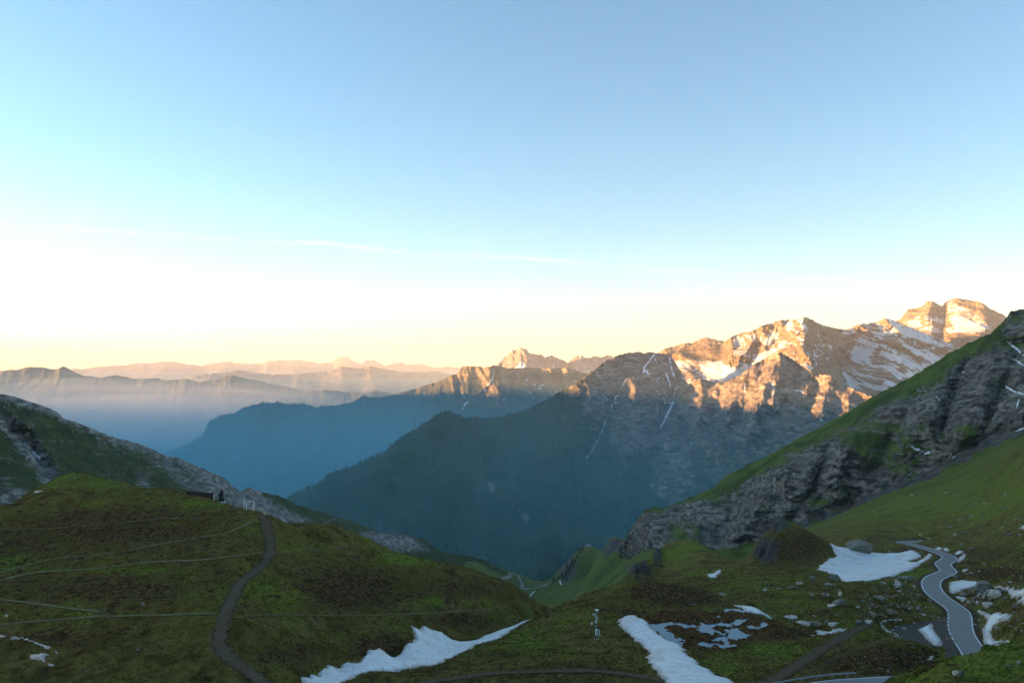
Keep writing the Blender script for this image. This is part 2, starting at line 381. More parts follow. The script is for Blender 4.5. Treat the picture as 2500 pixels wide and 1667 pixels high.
# ---- right-hand massif, rearmost sunlit peak
rock_warm = ((.085, .065, .045), (.33, .255, .18))
cr = [(2060, 845, 8300), (2120, 825, 8200), (2182, 787, 8100), (2201, 776, 8000), (2216, 756, 7900), (2250, 749, 7750), (2262, 737, 7700), (2277, 735, 7650), (2300, 749, 7600), (2308, 737, 7500), (2327, 730, 7450), (2335, 728, 7400), (2369, 733.5, 7250), (2396, 737, 7150), (2415, 753, 7100), (2453, 770, 7000), (2490, 795, 7000), (2600, 830, 7000)]
hi_mat = mountain_mat('high_rock', rock=rock_warm, snow=(.66, .66, .66), fine=0.03, bump=12, strata=(0.013, (1, 1, 5), (0, 0.3, 0)))
def mk_c(U, V, x, y, z, up, g):
    s = -0.06 + 0.9 * np.clip(up - 0.45, -0.3, 0.4) + 0.25 * fbm(x / 160, z / 90, 3, 77)
    for pts, a in (([(2300, 762), (2316, 735), (2335, 742), (2420, 780), (2440, 800), (2420, 806), (2340, 800), (2310, 770)], .28), ([(2200, 790), (2240, 768), (2300, 775), (2430, 800), (2400, 812), (2280, 812), (2220, 800)], .4), ([(2210, 776), (2262, 737), (2300, 752), (2260, 765)], -.4), ([(2335, 726), (2396, 735), (2420, 765), (2380, 760)], -.55), ([(2270, 790), (2320, 788), (2330, 800), (2300, 806)], -.35), ([(2420, 770), (2460, 775), (2440, 810), (2420, 800)], -.3)):
        s = s + a * blob(U, V, pts, 6)
    return np.stack([s, 0 * U, 0 * U, 0 * U], -1)
sheet('snowy_peak', [back(cr), cr, shiftd(cr, 30, lambda d: d - 350), shiftd(cr, 80, lambda d: d - 900), shiftd(cr, 160, lambda d: d - 1500)], 1.7, 1.5, hi_mat,
      gul=[(420, 150, 0.2, 1.4, 61), (120, 70, 0.3, 1.4, 63), (45, 24, .3, 1.4, 65)], jag=[(20, 3, 15)], lines=[([(2277, 735), (2262, 775)], 24, 200), ([(2396, 737), (2420, 790)], 30, 200), ([(2300, 749), (2312, 790)], 18, -160)], masks=mk_c)
# ---- low sunlit crest peeping over
cr = [(1560, 890), (1611, 860), (1623, 850), (1669, 838), (1688, 837), (1722, 823.5), (1749, 829), (1768, 833), (1830, 850), (1900, 870)]
cr = [(u, v, 8600 - (u - 1560) * 3.0) for u, v in cr]
sheet('rear_crest', [back(cr), cr, shiftd(cr, 30, lambda d: d - 250), shiftd(cr, 90, lambda d: d - 900)], 2, 1.8, hi_mat, gul=[(260, 200, 0.3, 1.6, 71)], jag=[(12, 4, 17)],
      masks=lambda U, V, x, y, z, up, g: np.stack([0.25 + 0 * U, 0 * U, 0 * U, 0 * U], -1))
# ---- main sunlit summit with snow bowl and shaded snow slope on its right
cr = [(1500, 905, 6500), (1600, 885, 6500), (1640, 868, 6500), (1665, 848, 6450), (1684, 844.5, 6420), (1726, 844.5, 6350), (1764, 839, 6250), (1784, 823.5, 6150), (1814, 812, 6050), (1845, 806, 5950), (1860, 795, 5900), (1906, 781, 5750), (1925, 779, 5700), (1952, 780, 5600), (1963, 774, 5560), (1979, 779, 5580), (2006, 793, 5700), (2029, 798.5, 5850), (2051, 804, 6000),
      (2078, 803, 6150), (2094, 791, 6250), (2136, 788, 6200), (2159, 777.5, 6150), (2182, 783, 6100), (2250, 810, 6000), (2327, 841, 5850), (2380, 868, 5800), (2470, 900, 5800), (2600, 960, 5800)]
def mk_b(U, V, x, y, z, up, g):
    s = 0.20 + 0.9 * np.clip(up - 0.5, -0.3, 0.35) + 0.22 * fbm(x / 130, z / 80, 3, 87)
    s = s - 0.25 * (U < 1790) * (V < 880)
    for pts, a in (([(1710, 893), (1760, 885), (1800, 898), (1840, 880), (1870, 858), (1880, 865), (1868, 893), (1800, 915), (1760, 930), (1725, 912)], .75), ([(1922, 788), (1934, 786), (1930, 808), (1922, 806)], .55), ([(1950, 782), (1962, 780), (1966, 800), (1958, 800)], .6), ([(1880, 805), (1905, 800), (1895, 830), (1870, 840)], .35),
                   ([(1870, 862), (1915, 838), (1918, 845), (1880, 872)], .5), ([(2060, 812), (2085, 803), (2080, 815)], .5), ([(2140, 790), (2165, 795), (2155, 805)], .5), ([(2165, 785), (2200, 790), (2290, 822), (2330, 838), (2300, 845), (2230, 830), (2180, 810)], .33), ([(2090, 828), (2135, 825), (2150, 840), (2120, 865), (2090, 880), (2080, 860)], .42), ([(2150, 848), (2210, 870), (2270, 890), (2250, 900), (2190, 885), (2150, 865)], .3),
                   ([(2060, 910), (2100, 930), (2130, 945), (2180, 930), (2160, 960), (2080, 945)], .42), ([(2200, 840), (2280, 862), (2300, 880), (2240, 870)], .22), ([(2170, 905), (2230, 915), (2200, 925)], .35), ([(2300, 860), (2380, 850), (2360, 875), (2280, 880)], .3)):
        s = s + a * blob(U, V, pts, 5)
    s = s - 0.04 * (U > 2050) + 0.45 * (U > 2050) * fbm(x / 70, z / 40, 4, 89)
    return np.stack([s, np.clip(0.25 * (V > 850) * (U < 2060), 0, 1), 0 * U, 0 * U], -1)
sheet('sunlit_summit', [back(cr), cr, shiftd(cr, 28, lambda d: d - 220), shiftd(cr, 75, lambda d: d - 620), shiftd(cr, 150, lambda d: d - 1150), shiftd(cr, 240, lambda d: d - 1700)], 1.7, 1.5, hi_mat,
      gul=[(330, 190, 0.35, 1.7, 81), (95, 45, 0.35, 1.7, 83)], jag=[(18, 4, 19)],
      lines=[([(1860, 795), (1835, 840), (1800, 880)], 30, 230), ([(1784, 823), (1790, 860), (1780, 885)], 20, 160), ([(1963, 774), (1945, 820), (1960, 860), (2000, 890)], 55, 330), ([(1925, 779), (1905, 810), (1880, 850)], 16, -120), ([(1845, 806), (1850, 840), (1830, 885)], 13, -130),
             ([(2159, 778), (2200, 815), (2280, 842), (2350, 870)], 26, 230), ([(2094, 791), (2150, 830), (2190, 840)], 22, 200), ([(2090, 850), (2060, 900)], 40, -200)], masks=mk_b)

# ---- front wall of the massif: dark grey crest, lit spur, forested flank
cr = [(520, 1330, 2900), (600, 1290, 2950), (700, 1225, 3050), (800, 1166, 3300), (850, 1147, 3400), (945, 1098, 3650), (1003, 1059, 3800), (1037, 1029, 3950), (1087, 1008, 4050), (1118, 1017, 4100), (1183, 1020, 4250), (1229, 1017, 4350), (1278, 1002, 4450), (1336, 975, 4550), (1374, 952, 4650), (1405, 935, 4600),
      (1435, 914, 4600), (1458, 895, 4640), (1489, 876, 4720), (1519, 864, 4820), (1546, 859, 4920), (1569, 861, 5000), (1588, 860, 5080), (1615, 864, 5180), (1634, 862, 5250), (1650, 885, 5100), (1680, 938, 4650), (1692, 930, 4600), (1711, 923, 4500), (1740, 934, 4400), (1770, 932, 4300), (1795, 922, 4250), (1814, 909, 4200), (1830, 898, 4150), (1852, 882, 4100),
      (1875, 871, 4050), (1902, 856, 3980), (1918, 867, 3960), (1944, 883, 3920), (1983, 913, 3850), (2025, 915, 3750), (2040, 925, 3700), (2059, 940, 3650), (2097, 955, 3570), (2130, 967, 3500), (2250, 1010, 3400), (2400, 1080, 3300), (2500, 1100, 3300)]
front_mat = mountain_mat('massif_rock', rock=((.06, .055, .05), (.40, .345, .29)), grass=((.028, .042, .018), (.055, .068, .026)), forest=(.030, .050, .022), fine=0.04, bump=11, strata=(0.016, (1, 1, 4), (0, -0.45, 0)))
TREE_LINE = ([560, 800, 950, 1090, 1200, 1300, 1400, 1480, 1560, 1640, 1720, 1800, 1900, 2100], [1240, 1110, 1055, 1000, 1022, 1040, 1075, 1120, 1145, 1165, 1190, 1225, 1260, 1300])
def mk_a(U, V, x, y, z, up, g):
    tl = np.interp(U, *TREE_LINE)
    fo = np.clip((V - tl) / 110 + 0.35 + 1.1 * fbm(x / 260, z / 160, 4, 98), 0, 0.95)
    gr = np.clip(np.interp(U, [900, 1330, 1420, 1520, 1600, 1750, 2000], [0.85, 0.8, 0.55, 0.30, 0.22, 0.22, 0.15]) + (V - 960) / 500 + 0.35 * fbm(x / 150, z / 200, 3, 95), 0, 0.8)
    for pts, a in (([(1460, 905), (1520, 930), (1605, 1035), (1560, 1060), (1480, 1000), (1420, 1010)], -.35), ([(1530, 1060), (1640, 1045), (1660, 1080), (1600, 1120), (1520, 1120)], -.3), ([(1640, 1000), (1800, 960), (2000, 1030), (1900, 1080), (1700, 1060)], -.15), ([(1560, 1090), (1640, 1130), (1560, 1180), (1480, 1190)], .35)):
        gr = gr + a * blob(U, V, pts, 15)
    sn = 0 * U
    for pts, w in (([(1598, 864), (1578, 890), (1565, 905)], 4), ([(1570, 912), (1575, 903), (1582, 912)], 7), ([(1597, 868), (1603, 885)], 3.5), ([(1634, 872), (1640, 900), (1648, 925)], 4.5), ([(1624, 905), (1635, 935), (1640, 965)], 4.5), ([(1600, 950), (1620, 975), (1635, 1000)], 3), ([(1618, 948), (1628, 970), (1637, 988)], 3), ([(1650, 945), (1645, 975), (1635, 1005)], 4.5), ([(1640, 985), (1625, 1020), (1612, 1045)], 5),
                   ([(1602, 990), (1606, 1005)], 3.5), ([(1665, 915), (1668, 930)], 5), ([(1678, 880), (1672, 905)], 6), ([(1610, 920), (1602, 930)], 2.5), ([(1535, 918), (1520, 940), (1500, 975), (1490, 1000)], 2.2), ([(1466, 958), (1490, 980), (1512, 985)], 2.5), ([(1490, 1000), (1465, 1065), (1440, 1110), (1398, 1148)], 2.0),
                   ([(1436, 1110), (1430, 1122)], 3), ([(1880, 930), (1890, 945), (1886, 965)], 4), ([(1818, 935), (1818, 960)], 2.5), ([(1940, 952), (1960, 955), (1963, 970)], 5), ([(1985, 972), (2005, 970)], 2.5), ([(1895, 1000), (1893, 1002)], 3), ([(1690, 1080), (1686, 1086)], 3), ([(1995, 1018), (2015, 1032)], 2.5), ([(1690, 955), (1700, 960)], 3)):
        sn = np.maximum(sn, streak(U, V, pts, w) * 0.85)
    for pts, a, g in (([(1063, 1326), (1129, 1313), (1140, 1335), (1150, 1355), (1094, 1352)], 1, 1), ([(1180, 1175), (1205, 1170), (1222, 1200), (1200, 1215)], .6, 0), ([(1265, 1245), (1290, 1250), (1300, 1285), (1282, 1285)], .75, 0), ([(1310, 1235), (1325, 1240), (1330, 1260), (1318, 1258)], .7, 0), ([(1240, 1225), (1258, 1222), (1262, 1248), (1248, 1250)], .6, 0), ([(1318, 1288), (1330, 1290), (1328, 1305)], .6, 0), ([(1370, 1185), (1405, 1165), (1400, 1180), (1380, 1195)], .9, 1), ([(1545, 1180), (1600, 1150), (1610, 1165), (1570, 1195)], .6, 1), ([(1590, 1120), (1680, 1090), (1700, 1180), (1640, 1240), (1580, 1200)], .6, .3)):
        b_ = blob(U, V, pts, 9) * a; fo = fo * (1 - b_); gr = gr * (1 - b_) + g * b_
    return np.stack([sn, gr, fo, 0 * U], -1)
fr = sheet('forest_massif', [back(cr, 60, 1.07), cr,
      [(520, 1345, 2850), (700, 1240, 2950), (850, 1165, 3250), (945, 1118, 3500), (1037, 1050, 3750), (1118, 1036, 3900), (1229, 1042, 4100), (1336, 1005, 4300), (1435, 950, 4500), (1546, 905, 4600), (1634, 915, 4750), (1680, 965, 4500), (1711, 955, 4350), (1830, 935, 4000), (1902, 900, 3820), (1983, 945, 3720), (2130, 995, 3420), (2400, 1100, 3200), (2500, 1120, 3200)],
      [(520, 1365, 2750), (700, 1280, 2850), (850, 1215, 3000), (945, 1170, 3150), (1118, 1110, 3450), (1229, 1105, 3600), (1336, 1080, 3800), (1435, 1040, 4000), (1546, 1010, 4100), (1640, 1010, 4250), (1711, 1020, 4050), (1830, 1010, 3750), (1902, 990, 3580), (1983, 1010, 3500), (2130, 1050, 3250), (2400, 1140, 3050), (2500, 1150, 3050)],
      [(520, 1400, 2600), (700, 1330, 2650), (945, 1250, 2800), (1118, 1210, 3000), (1336, 1190, 3250), (1546, 1150, 3450), (1711, 1140, 3450), (1902, 1120, 3250), (2130, 1130, 3050), (2500, 1200, 2900)],
      [(520, 1450, 2400), (945, 1360, 2500), (1118, 1340, 2600), (1250, 1330, 2680), (1400, 1300, 2800), (1546, 1270, 2950), (1711, 1260, 2950), (1902, 1250, 2900), (2130, 1250, 2850), (2500, 1300, 2800)],
      [(520, 1600, 2050), (945, 1480, 2150), (1250, 1440, 2250), (1400, 1420, 2300), (1546, 1400, 2400), (1711, 1400, 2400), (2130, 1400, 2400), (2500, 1450, 2350)]], 2.4, 2.2, front_mat,
      gul=[(420, 230, -0.35, 2.2, 91), (140, 110, 0.4, 2.0, 93), (50, 36, 0.4, 2.0, 94)], jag=[(14, 5, 23)],
      lines=[([(1535, 918), (1500, 985), (1460, 1070), (1400, 1150)], 34, -170), ([(1634, 870), (1640, 940), (1640, 990), (1612, 1045), (1600, 1110)], 36, -230), ([(1535, 918), (1560, 960), (1605, 1035)], 30, 130), ([(1535, 918), (1505, 990)], 22, 90), ([(1680, 940), (1650, 1010), (1620, 1090)], 40, 190),
             ([(1902, 856), (1880, 920), (1850, 990), (1830, 1060)], 40, 210), ([(1830, 898), (1800, 960), (1760, 1040)], 34, 170), ([(1875, 871), (1850, 930)], 18, -110), ([(2025, 915), (2010, 980), (2000, 1040)], 36, 170), ([(1944, 883), (1935, 940), (1900, 1010)], 20, -120), ([(1983, 913), (1970, 960)], 20, 110), ([(2080, 950), (2070, 1010)], 24, 110),
             ([(1711, 925), (1715, 980), (1700, 1050)], 26, 120), ([(1770, 932), (1740, 1010)], 18, -110), ([(1087, 1008), (1040, 1080), (960, 1180)], 90, 240), ([(1230, 1017), (1190, 1120), (1120, 1250)], 90, 200), ([(1360, 1090), (1290, 1200), (1230, 1310)], 80, 180), ([(1600, 1100), (1540, 1200), (1490, 1290)], 60, -150), ([(1330, 980), (1250, 1100), (1170, 1200)], 60, -160)],
      masks=mk_a, gscale=lambda U, V: (1 - 0.55 * blob(U, V, [(1660, 950), (1750, 930), (1900, 850), (2140, 960), (2140, 1020), (1900, 980), (1700, 990)], 22)) * (1 - 0.6 * blob(U, V, [(1420, 930), (1480, 870), (1550, 850), (1660, 850), (1650, 940), (1500, 960)], 25)))[1]
# ---------------------------------------------------------------- right-hand rock ridge and left-hand grey spur
cr = [(1512, 1338, 1345), (1521, 1322, 1315), (1534, 1302, 1280), (1555, 1268, 1250), (1576, 1243, 1230), (1602, 1236, 1220), (1620, 1241, 1220), (1638, 1231, 1210), (1657, 1226, 1200), (1676, 1216, 1200), (1738, 1193, 1190), (1772, 1162, 1180), (1830, 1131, 1160), (1868, 1116, 1150), (1906, 1093, 1140), (1963, 1063, 1120),
      (2021, 1032, 1110), (2082, 998, 1090), (2136, 965, 1080), (2193, 936, 1065), (2250, 906, 1050), (2308, 867, 1040), (2365, 837, 1020), (2419, 814, 1010), (2434, 799, 1000), (2457, 776, 995), (2469, 758, 990), (2500, 756, 985), (2540, 735, 980), (2600, 690, 970), (2760, 610, 950)]
r2 = [(1512, 1348, 1355), (1521, 1335, 1310), (1576, 1268, 1180), (1638, 1258, 1160), (1738, 1220, 1120), (1830, 1160, 1090), (1906, 1125, 1060), (2021, 1065, 1030), (2136, 1000, 1010), (2250, 945, 985), (2308, 910, 975), (2365, 885, 955), (2434, 850, 935), (2500, 815, 915), (2600, 755, 900), (2760, 680, 880)]
r3 = [(1512, 1362, 1375), (1521, 1352, 1330), (1576, 1320, 1130), (1638, 1310, 1060), (1738, 1275, 1020), (1830, 1225, 1000), (1906, 1185, 970), (2021, 1120, 930), (2136, 1075, 900), (2250, 1030, 870), (2308, 1005, 850), (2365, 985, 835), (2434, 960, 810), (2500, 920, 790), (2600, 870, 770), (2760, 800, 750)]
r4 = [(1512, 1380, 1410), (1521, 1374, 1370), (1576, 1362, 1110), (1638, 1362, 985), (1738, 1345, 950), (1830, 1320, 930), (1960, 1270, 890), (2078, 1225, 868), (2136, 1196, 838), (2250, 1154, 810), (2327, 1112, 780), (2404, 1070, 745), (2500, 1030, 715), (2600, 980, 690), (2760, 920, 660)]
r5 = [(1512, 1420, 1420), (1576, 1420, 1180), (1738, 1430, 860), (1830, 1410, 840), (1960, 1350, 800), (2078, 1295, 780), (2136, 1260, 760), (2250, 1215, 735), (2327, 1175, 710), (2404, 1130, 680), (2500, 1090, 650), (2600, 1040, 620), (2760, 990, 590)]
rr_mat = mountain_mat('ridge_rock', rock=((.024, .020, .016), (.37, .315, .255)), grass=((.058, .078, .014), (.115, .145, .028)), forest=(.070, .060, .052), fine=0.11, bump=3.0, strata=(0.05, (1.0, 1, 4.5), (0, -0.75, 0)))
STRIP = ([1500, 1700, 1780, 1900, 2050, 2200, 2300, 2400, 2440, 2460], [0, .06, .16, .11, .09, .11, .14, .11, .08, -.1])
def f_e(U, V):
    cv = np.interp(U, [c[0] for c in cr], [c[1] for c in cr]); bv = np.interp(U, [c[0] for c in r4], [c[1] for c in r4])
    return (V - cv) / (bv - cv)
def gs_e(U, V):
    f = f_e(U, V) + .07 * fbm(U / 40, V / 40, 3, 121); st = np.interp(U, *STRIP)
    return 0.12 + 0.88 * sstep(st - .02, st + .12, f) * (1 - sstep(.90, 1.04, f))
def mk_e(U, V, x, y, z, up, g):
    cv = np.interp(U, [c[0] for c in cr], [c[1] for c in cr]); bv = np.interp(U, [c[0] for c in r4], [c[1] for c in r4])
    f = (V - cv) / (bv - cv) + .07 * fbm(U / 40, V / 40, 3, 121)
    gr = 0.06 + 0.9 * np.clip(up - 0.45, -.4, .4) + 0.75 * fbm(x / 50, z / 38, 4, 105)
    strip = np.interp(U, *STRIP)
    gr = np.where(f < strip, 0.95, gr) ; gr = gr + 0.5 * np.clip(1 - np.abs(f - strip) / .1, 0, 1) * (f > strip)
    for pts, a in (([(2060, 1070), (2180, 1040), (2210, 1090), (2120, 1160), (2050, 1180)], .32), ([(2180, 1130), (2260, 1100), (2270, 1130), (2200, 1170)], .28), ([(1640, 1290), (1700, 1250), (1740, 1290), (1720, 1340)], .25), ([(2350, 1040), (2420, 1010), (2440, 1040), (2350, 1090)], .4), ([(2300, 950), (2340, 930), (2340, 1000), (2310, 1040)], -.4), ([(2360, 880), (2430, 860), (2400, 980), (2330, 1030)], -.25), ([(1990, 1060), (2090, 1060), (2100, 1150), (2030, 1180)], -.25), ([(1560, 1250), (1640, 1240), (1640, 1350), (1560, 1340)], -.35), ([(1780, 1200), (1900, 1170), (1980, 1220), (1880, 1300), (1780, 1310)], -.3)):
        gr = gr + a * blob(U, V, pts, 18)
    gr = np.where(f > 1.02, 0.9, gr)
    scree = 0.9 * np.exp(-((f - 1.06) / 0.055) ** 2) * (U > 1850)
    for pts, w in (([(1978, 1205), (2010, 1130), (2030, 1105)], 16), ([(2000, 1250), (1960, 1230)], 12), ([(2500, 990), (2440, 1040), (2380, 1085)], 14)):
        scree = np.maximum(scree, streak(U, V, pts, w) * .9)
    sn = 0 * U
    for pts, w in (([(2220, 1085), (2232, 1094), (2252, 1101)], 5), ([(2258, 1108), (2265, 1103), (2272, 1105)], 5), ([(2303, 1112), (2306, 1112)], 3), ([(2318, 1117), (2322, 1106)], 4), ([(2325, 1118), (2331, 1114)], 4), ([(2459, 834), (2480, 850), (2500, 868)], 5), ([(2468, 874), (2500, 892)], 4.5), ([(2455, 943), (2475, 955), (2500, 962)], 6), ([(2488, 975), (2482, 994)], 5), ([(2480, 1052), (2500, 1045)], 5), ([(2310, 926), (2326, 936)], 2.5), ([(2350, 900), (2352, 912)], 4), ([(2283, 965), (2295, 978)], 2.2), ([(2215, 1160), (2225, 1155)], 2.5), ([(1936, 1156), (1939, 1158)], 2.5)):
        sn = np.maximum(sn, streak(U, V, pts, w) * .9)
    return np.stack([sn, np.clip(gr, 0, 1), np.clip(scree, 0, 1), 0 * U], -1)
er = sheet('rocky_ridge', [back(cr, 50, 1.08), cr, r2, r3, r4, r5], 2.0, 1.7, rr_mat, gul=[(170, 42, -0.5, 2.2, 101), (60, 30, -0.8, 2.0, 103), (22, 14, -1.0, 1.8, 107), (9, 6, -1.0, 1.6, 109)], jag=[(26, 5, 27)],
      lines=[(p_, w_, a_ * .6) for p_, w_, a_ in [([(2361, 858), (2335, 930), (2312, 1000), (2300, 1055)], 26, -75), ([(2440, 860), (2400, 960), (2350, 1060)], 40, 45), ([(2330, 880), (2290, 960), (2240, 1040)], 44, 45), ([(2250, 950), (2180, 1060), (2120, 1150)], 30, -35), ([(2090, 1060), (2060, 1110), (2040, 1180)], 34, 45), ([(2030, 1080), (1985, 1190), (1930, 1270)], 24, -45), ([(1960, 1090), (1880, 1190), (1820, 1290)], 40, 48),
             ([(1860, 1150), (1790, 1230), (1760, 1310)], 28, -38), ([(1740, 1215), (1700, 1290), (1680, 1360)], 32, 40), ([(1660, 1240), (1640, 1310), (1620, 1370)], 20, -40), ([(1600, 1245), (1590, 1310)], 30, 36), ([(2500, 830), (2440, 960), (2400, 1060)], 28, -45)]],
      masks=mk_e, gscale=gs_e)[1]

cg = [(-1200, 560, 700), (-800, 700, 740), (-400, 815, 790), (-150, 905, 830), (0, 961, 850), (27, 966, 860), (76, 982, 880), (107, 991, 900), (142, 1008, 920), (153, 1021, 930), (184, 1030, 945), (230, 1049, 970), (268, 1064, 1000), (306, 1074, 1025), (344, 1085, 1050), (383, 1102, 1075), (406, 1114, 1090), (429, 1114, 1100), (459, 1129, 1120), (497, 1144, 1150), (547, 1167, 1180), (574, 1191, 1190), (589, 1199, 1230), (608, 1188, 1290),
      (643, 1202, 1320), (681, 1210, 1340), (727, 1232, 1370), (765, 1246, 1400), (800, 1253, 1430), (827, 1264, 1450), (851, 1270, 1460), (882, 1282, 1490), (919, 1297, 1520), (963, 1304, 1570), (984, 1302, 1600), (1011, 1312, 1620), (1038, 1317, 1640), (1058, 1336, 1660), (1089, 1350, 1680), (1147, 1356, 1720), (1191, 1370, 1750), (1225, 1391, 1800), (1260, 1412, 1830)]
sp_mat = mountain_mat('spur_rock', rock=((.075, .068, .060), (.44, .40, .35)), grass=((.040, .052, .018), (.072, .082, .028)), fine=0.13, bump=2.6, strata=(0.05, (1.2, 1, 4.0), (0, 0.75, 0)))
def mk_g(U, V, x, y, z, up, g):
    cv = np.interp(U, [c[0] for c in cg], [c[1] for c in cg]); f = V - cv
    gr = 0.62 + 0.5 * fbm(x / 70, z / 50, 4, 115) - 0.55 * np.clip(1 - f / 22, 0, 1) * (U < 640) + 0.4 * (up - .6)
    for pts, a in (([(0, 1020), (40, 1030), (80, 1075), (120, 1120), (160, 1180), (110, 1190), (60, 1110), (20, 1060)], -.62), ([(360, 1120), (480, 1140), (580, 1195), (640, 1215), (760, 1270), (700, 1285), (560, 1240), (450, 1190)], -.45), ([(640, 1195), (700, 1212), (790, 1255), (770, 1270), (690, 1235)], .45), ([(880, 1295), (990, 1305), (1060, 1345), (980, 1345), (880, 1315)], -.6), ([(0, 1160), (60, 1190), (60, 1230), (0, 1230)], -.4), ([(430, 1130), (480, 1160), (490, 1185), (440, 1165)], .3), ([(1060, 1340), (1260, 1400), (1200, 1440), (1060, 1380)], .5), ([(330, 1150), (370, 1150), (370, 1195), (330, 1190)], -.4)):
        gr = gr + a * blob(U, V, pts, 14)
    sn = np.maximum(streak(U, V, [(77, 1100), (88, 1108), (98, 1120)], 5.5), streak(U, V, [(60, 1080), (62, 1081)], 3)) * .9
    return np.stack([sn, np.clip(gr, 0, 1), 0 * U, 0 * U], -1)
g2 = [(-1200, 900, 500), (-400, 1000, 640), (0, 1060, 760), (153, 1100, 830), (306, 1140, 920), (429, 1165, 1000), (547, 1205, 1080), (608, 1222, 1160), (727, 1255, 1270), (851, 1292, 1380), (984, 1325, 1500), (1089, 1368, 1610), (1191, 1392, 1690), (1260, 1425, 1790)]
g3 = [(-1200, 1200, 380), (-400, 1180, 500), (0, 1190, 620), (153, 1215, 690), (306, 1235, 790), (429, 1240, 880), (547, 1262, 960), (608, 1280, 1040), (727, 1300, 1150), (851, 1330, 1280), (984, 1365, 1400), (1089, 1395, 1530), (1191, 1420, 1640), (1260, 1442, 1740)]
g4 = [(u, v + 90, d - 90) for u, v, d in g3]
sheet('grey_spur', [back(cg, 40, 1.07), cg, g2, g3, g4], 2.2, 1.8, sp_mat, gul=[(120, 34, -0.4, 2.6, 111), (40, 14, -0.5, 2.6, 113), (15, 4, -.5, 2.4, 117)], jag=[(20, 4, 33)],
      lines=[([(30, 1040), (80, 1090), (120, 1165)], 26, -30), ([(0, 985), (60, 1030), (130, 1120), (170, 1190)], 22, 20), ([(574, 1191), (590, 1240)], 20, -30), ([(608, 1190), (600, 1240)], 20, 20)], masks=mk_g)

# ---------------------------------------------------------------- foreground hills as one height field
CTRL = []
def cz(*pts):
    """control points as (u, v, height below the eye): the distance follows from the sight line"""
    for u, v, z in pts:
        c, s = cs(u, v); CTRL.append((float(c), math.log(-z / -float(s)), float(s)))
def cd(*pts):
    for u, v, d in pts:
        c, s = cs(u, v); CTRL.append((float(c), math.log(d), float(s)))
def ch(*pts):
    """hidden ground: bearing u, distance, height"""
    for u, d, z in pts: CTRL.append(((u - CU) / F, math.log(d), z / d))
# left hill: crest, back, front
crest = [(-250, 1300, -42), (-100, 1262, -38.5), (0, 1232, -36), (76, 1199.5, -35), (126, 1175, -33.8), (153, 1165, -33.3), (214, 1166, -33.6), (306, 1179.6, -34.5), (421, 1199, -36), (520, 1218.6, -37.5), (597, 1243.5, -38.6), (627, 1247, -38.8), (673, 1264.5, -40), (716, 1276, -42), (765, 1276, -43), (811, 1278, -44), (846, 1291, -45.5), (900, 1314, -48), (936, 1332.6, -50), (967, 1351, -52),
         (1004, 1358, -53.5), (1052, 1366.7, -55), (1106, 1378.6, -57), (1157, 1390.5, -59.5), (1218, 1416, -63), (1259, 1431, -66), (1303, 1462, -71), (1340, 1481, -75), (1375, 1503, -80)]
cz(*crest)
for u, v, z in crest[::2]:
    d = -z / ((v - VH) / F)
    ch((u, d * 1.10, z * 1.10 - 9), (u, d * 1.35, z * 1.35 - 26), (u, d * 1.9, z * 1.9 - 45))
cz((-250, 1420, -47), (-250, 1600, -52), (0, 1300, -41), (0, 1400, -44.5), (0, 1480, -46.5), (0, 1560, -49.5), (0, 1640, -51), (150, 1300, -41), (150, 1400, -44.5), (150, 1500, -47), (120, 1600, -50), (250, 1640, -50.5),
   (306, 1260, -38.5), (306, 1340, -41.5), (300, 1440, -44.7), (300, 1530, -47.5), (450, 1280, -39.8), (450, 1350, -42), (450, 1440, -44.8), (450, 1520, -47), (420, 1600, -50), (450, 1667, -51), (400, 1720, -51.5),
   (600, 1300, -40.8), (600, 1380, -43.5), (600, 1460, -46), (620, 1540, -48.5), (640, 1620, -51), (660, 1700, -52), (690, 1310, -43), (760, 1330, -45.5), (760, 1400, -49), (760, 1480, -51.5), (760, 1560, -53.3), (740, 1630, -54),
   (860, 1350, -49), (860, 1420, -52), (860, 1490, -54.5), (930, 1395, -54), (930, 1470, -57), (920, 1540, -55.3), (880, 1555, -55), (1000, 1560, -58.5), (920, 1590, -56.2), (850, 1600, -56.0), (990, 1500, -59), (1052, 1430, -58.5), (1052, 1497, -61), (1052, 1525, -62.5), (1150, 1450, -62.5), (1150, 1493, -64.3), (1150, 1520, -66.5), (1250, 1490, -69), (1250, 1512, -70.5), (1310, 1500, -74))
# snow gully
cz((700, 1690, -53.5), (780, 1652, -56.5), (850, 1640, -58.5), (950, 1607, -61), (1050, 1570, -64), (1050, 1600, -62.8), (1150, 1550, -66.5), (1150, 1572, -65.8), (1230, 1535, -69))
ch((1290, 228, -71), (1340, 245, -76), (1400, 262, -81), (1470, 275, -84))
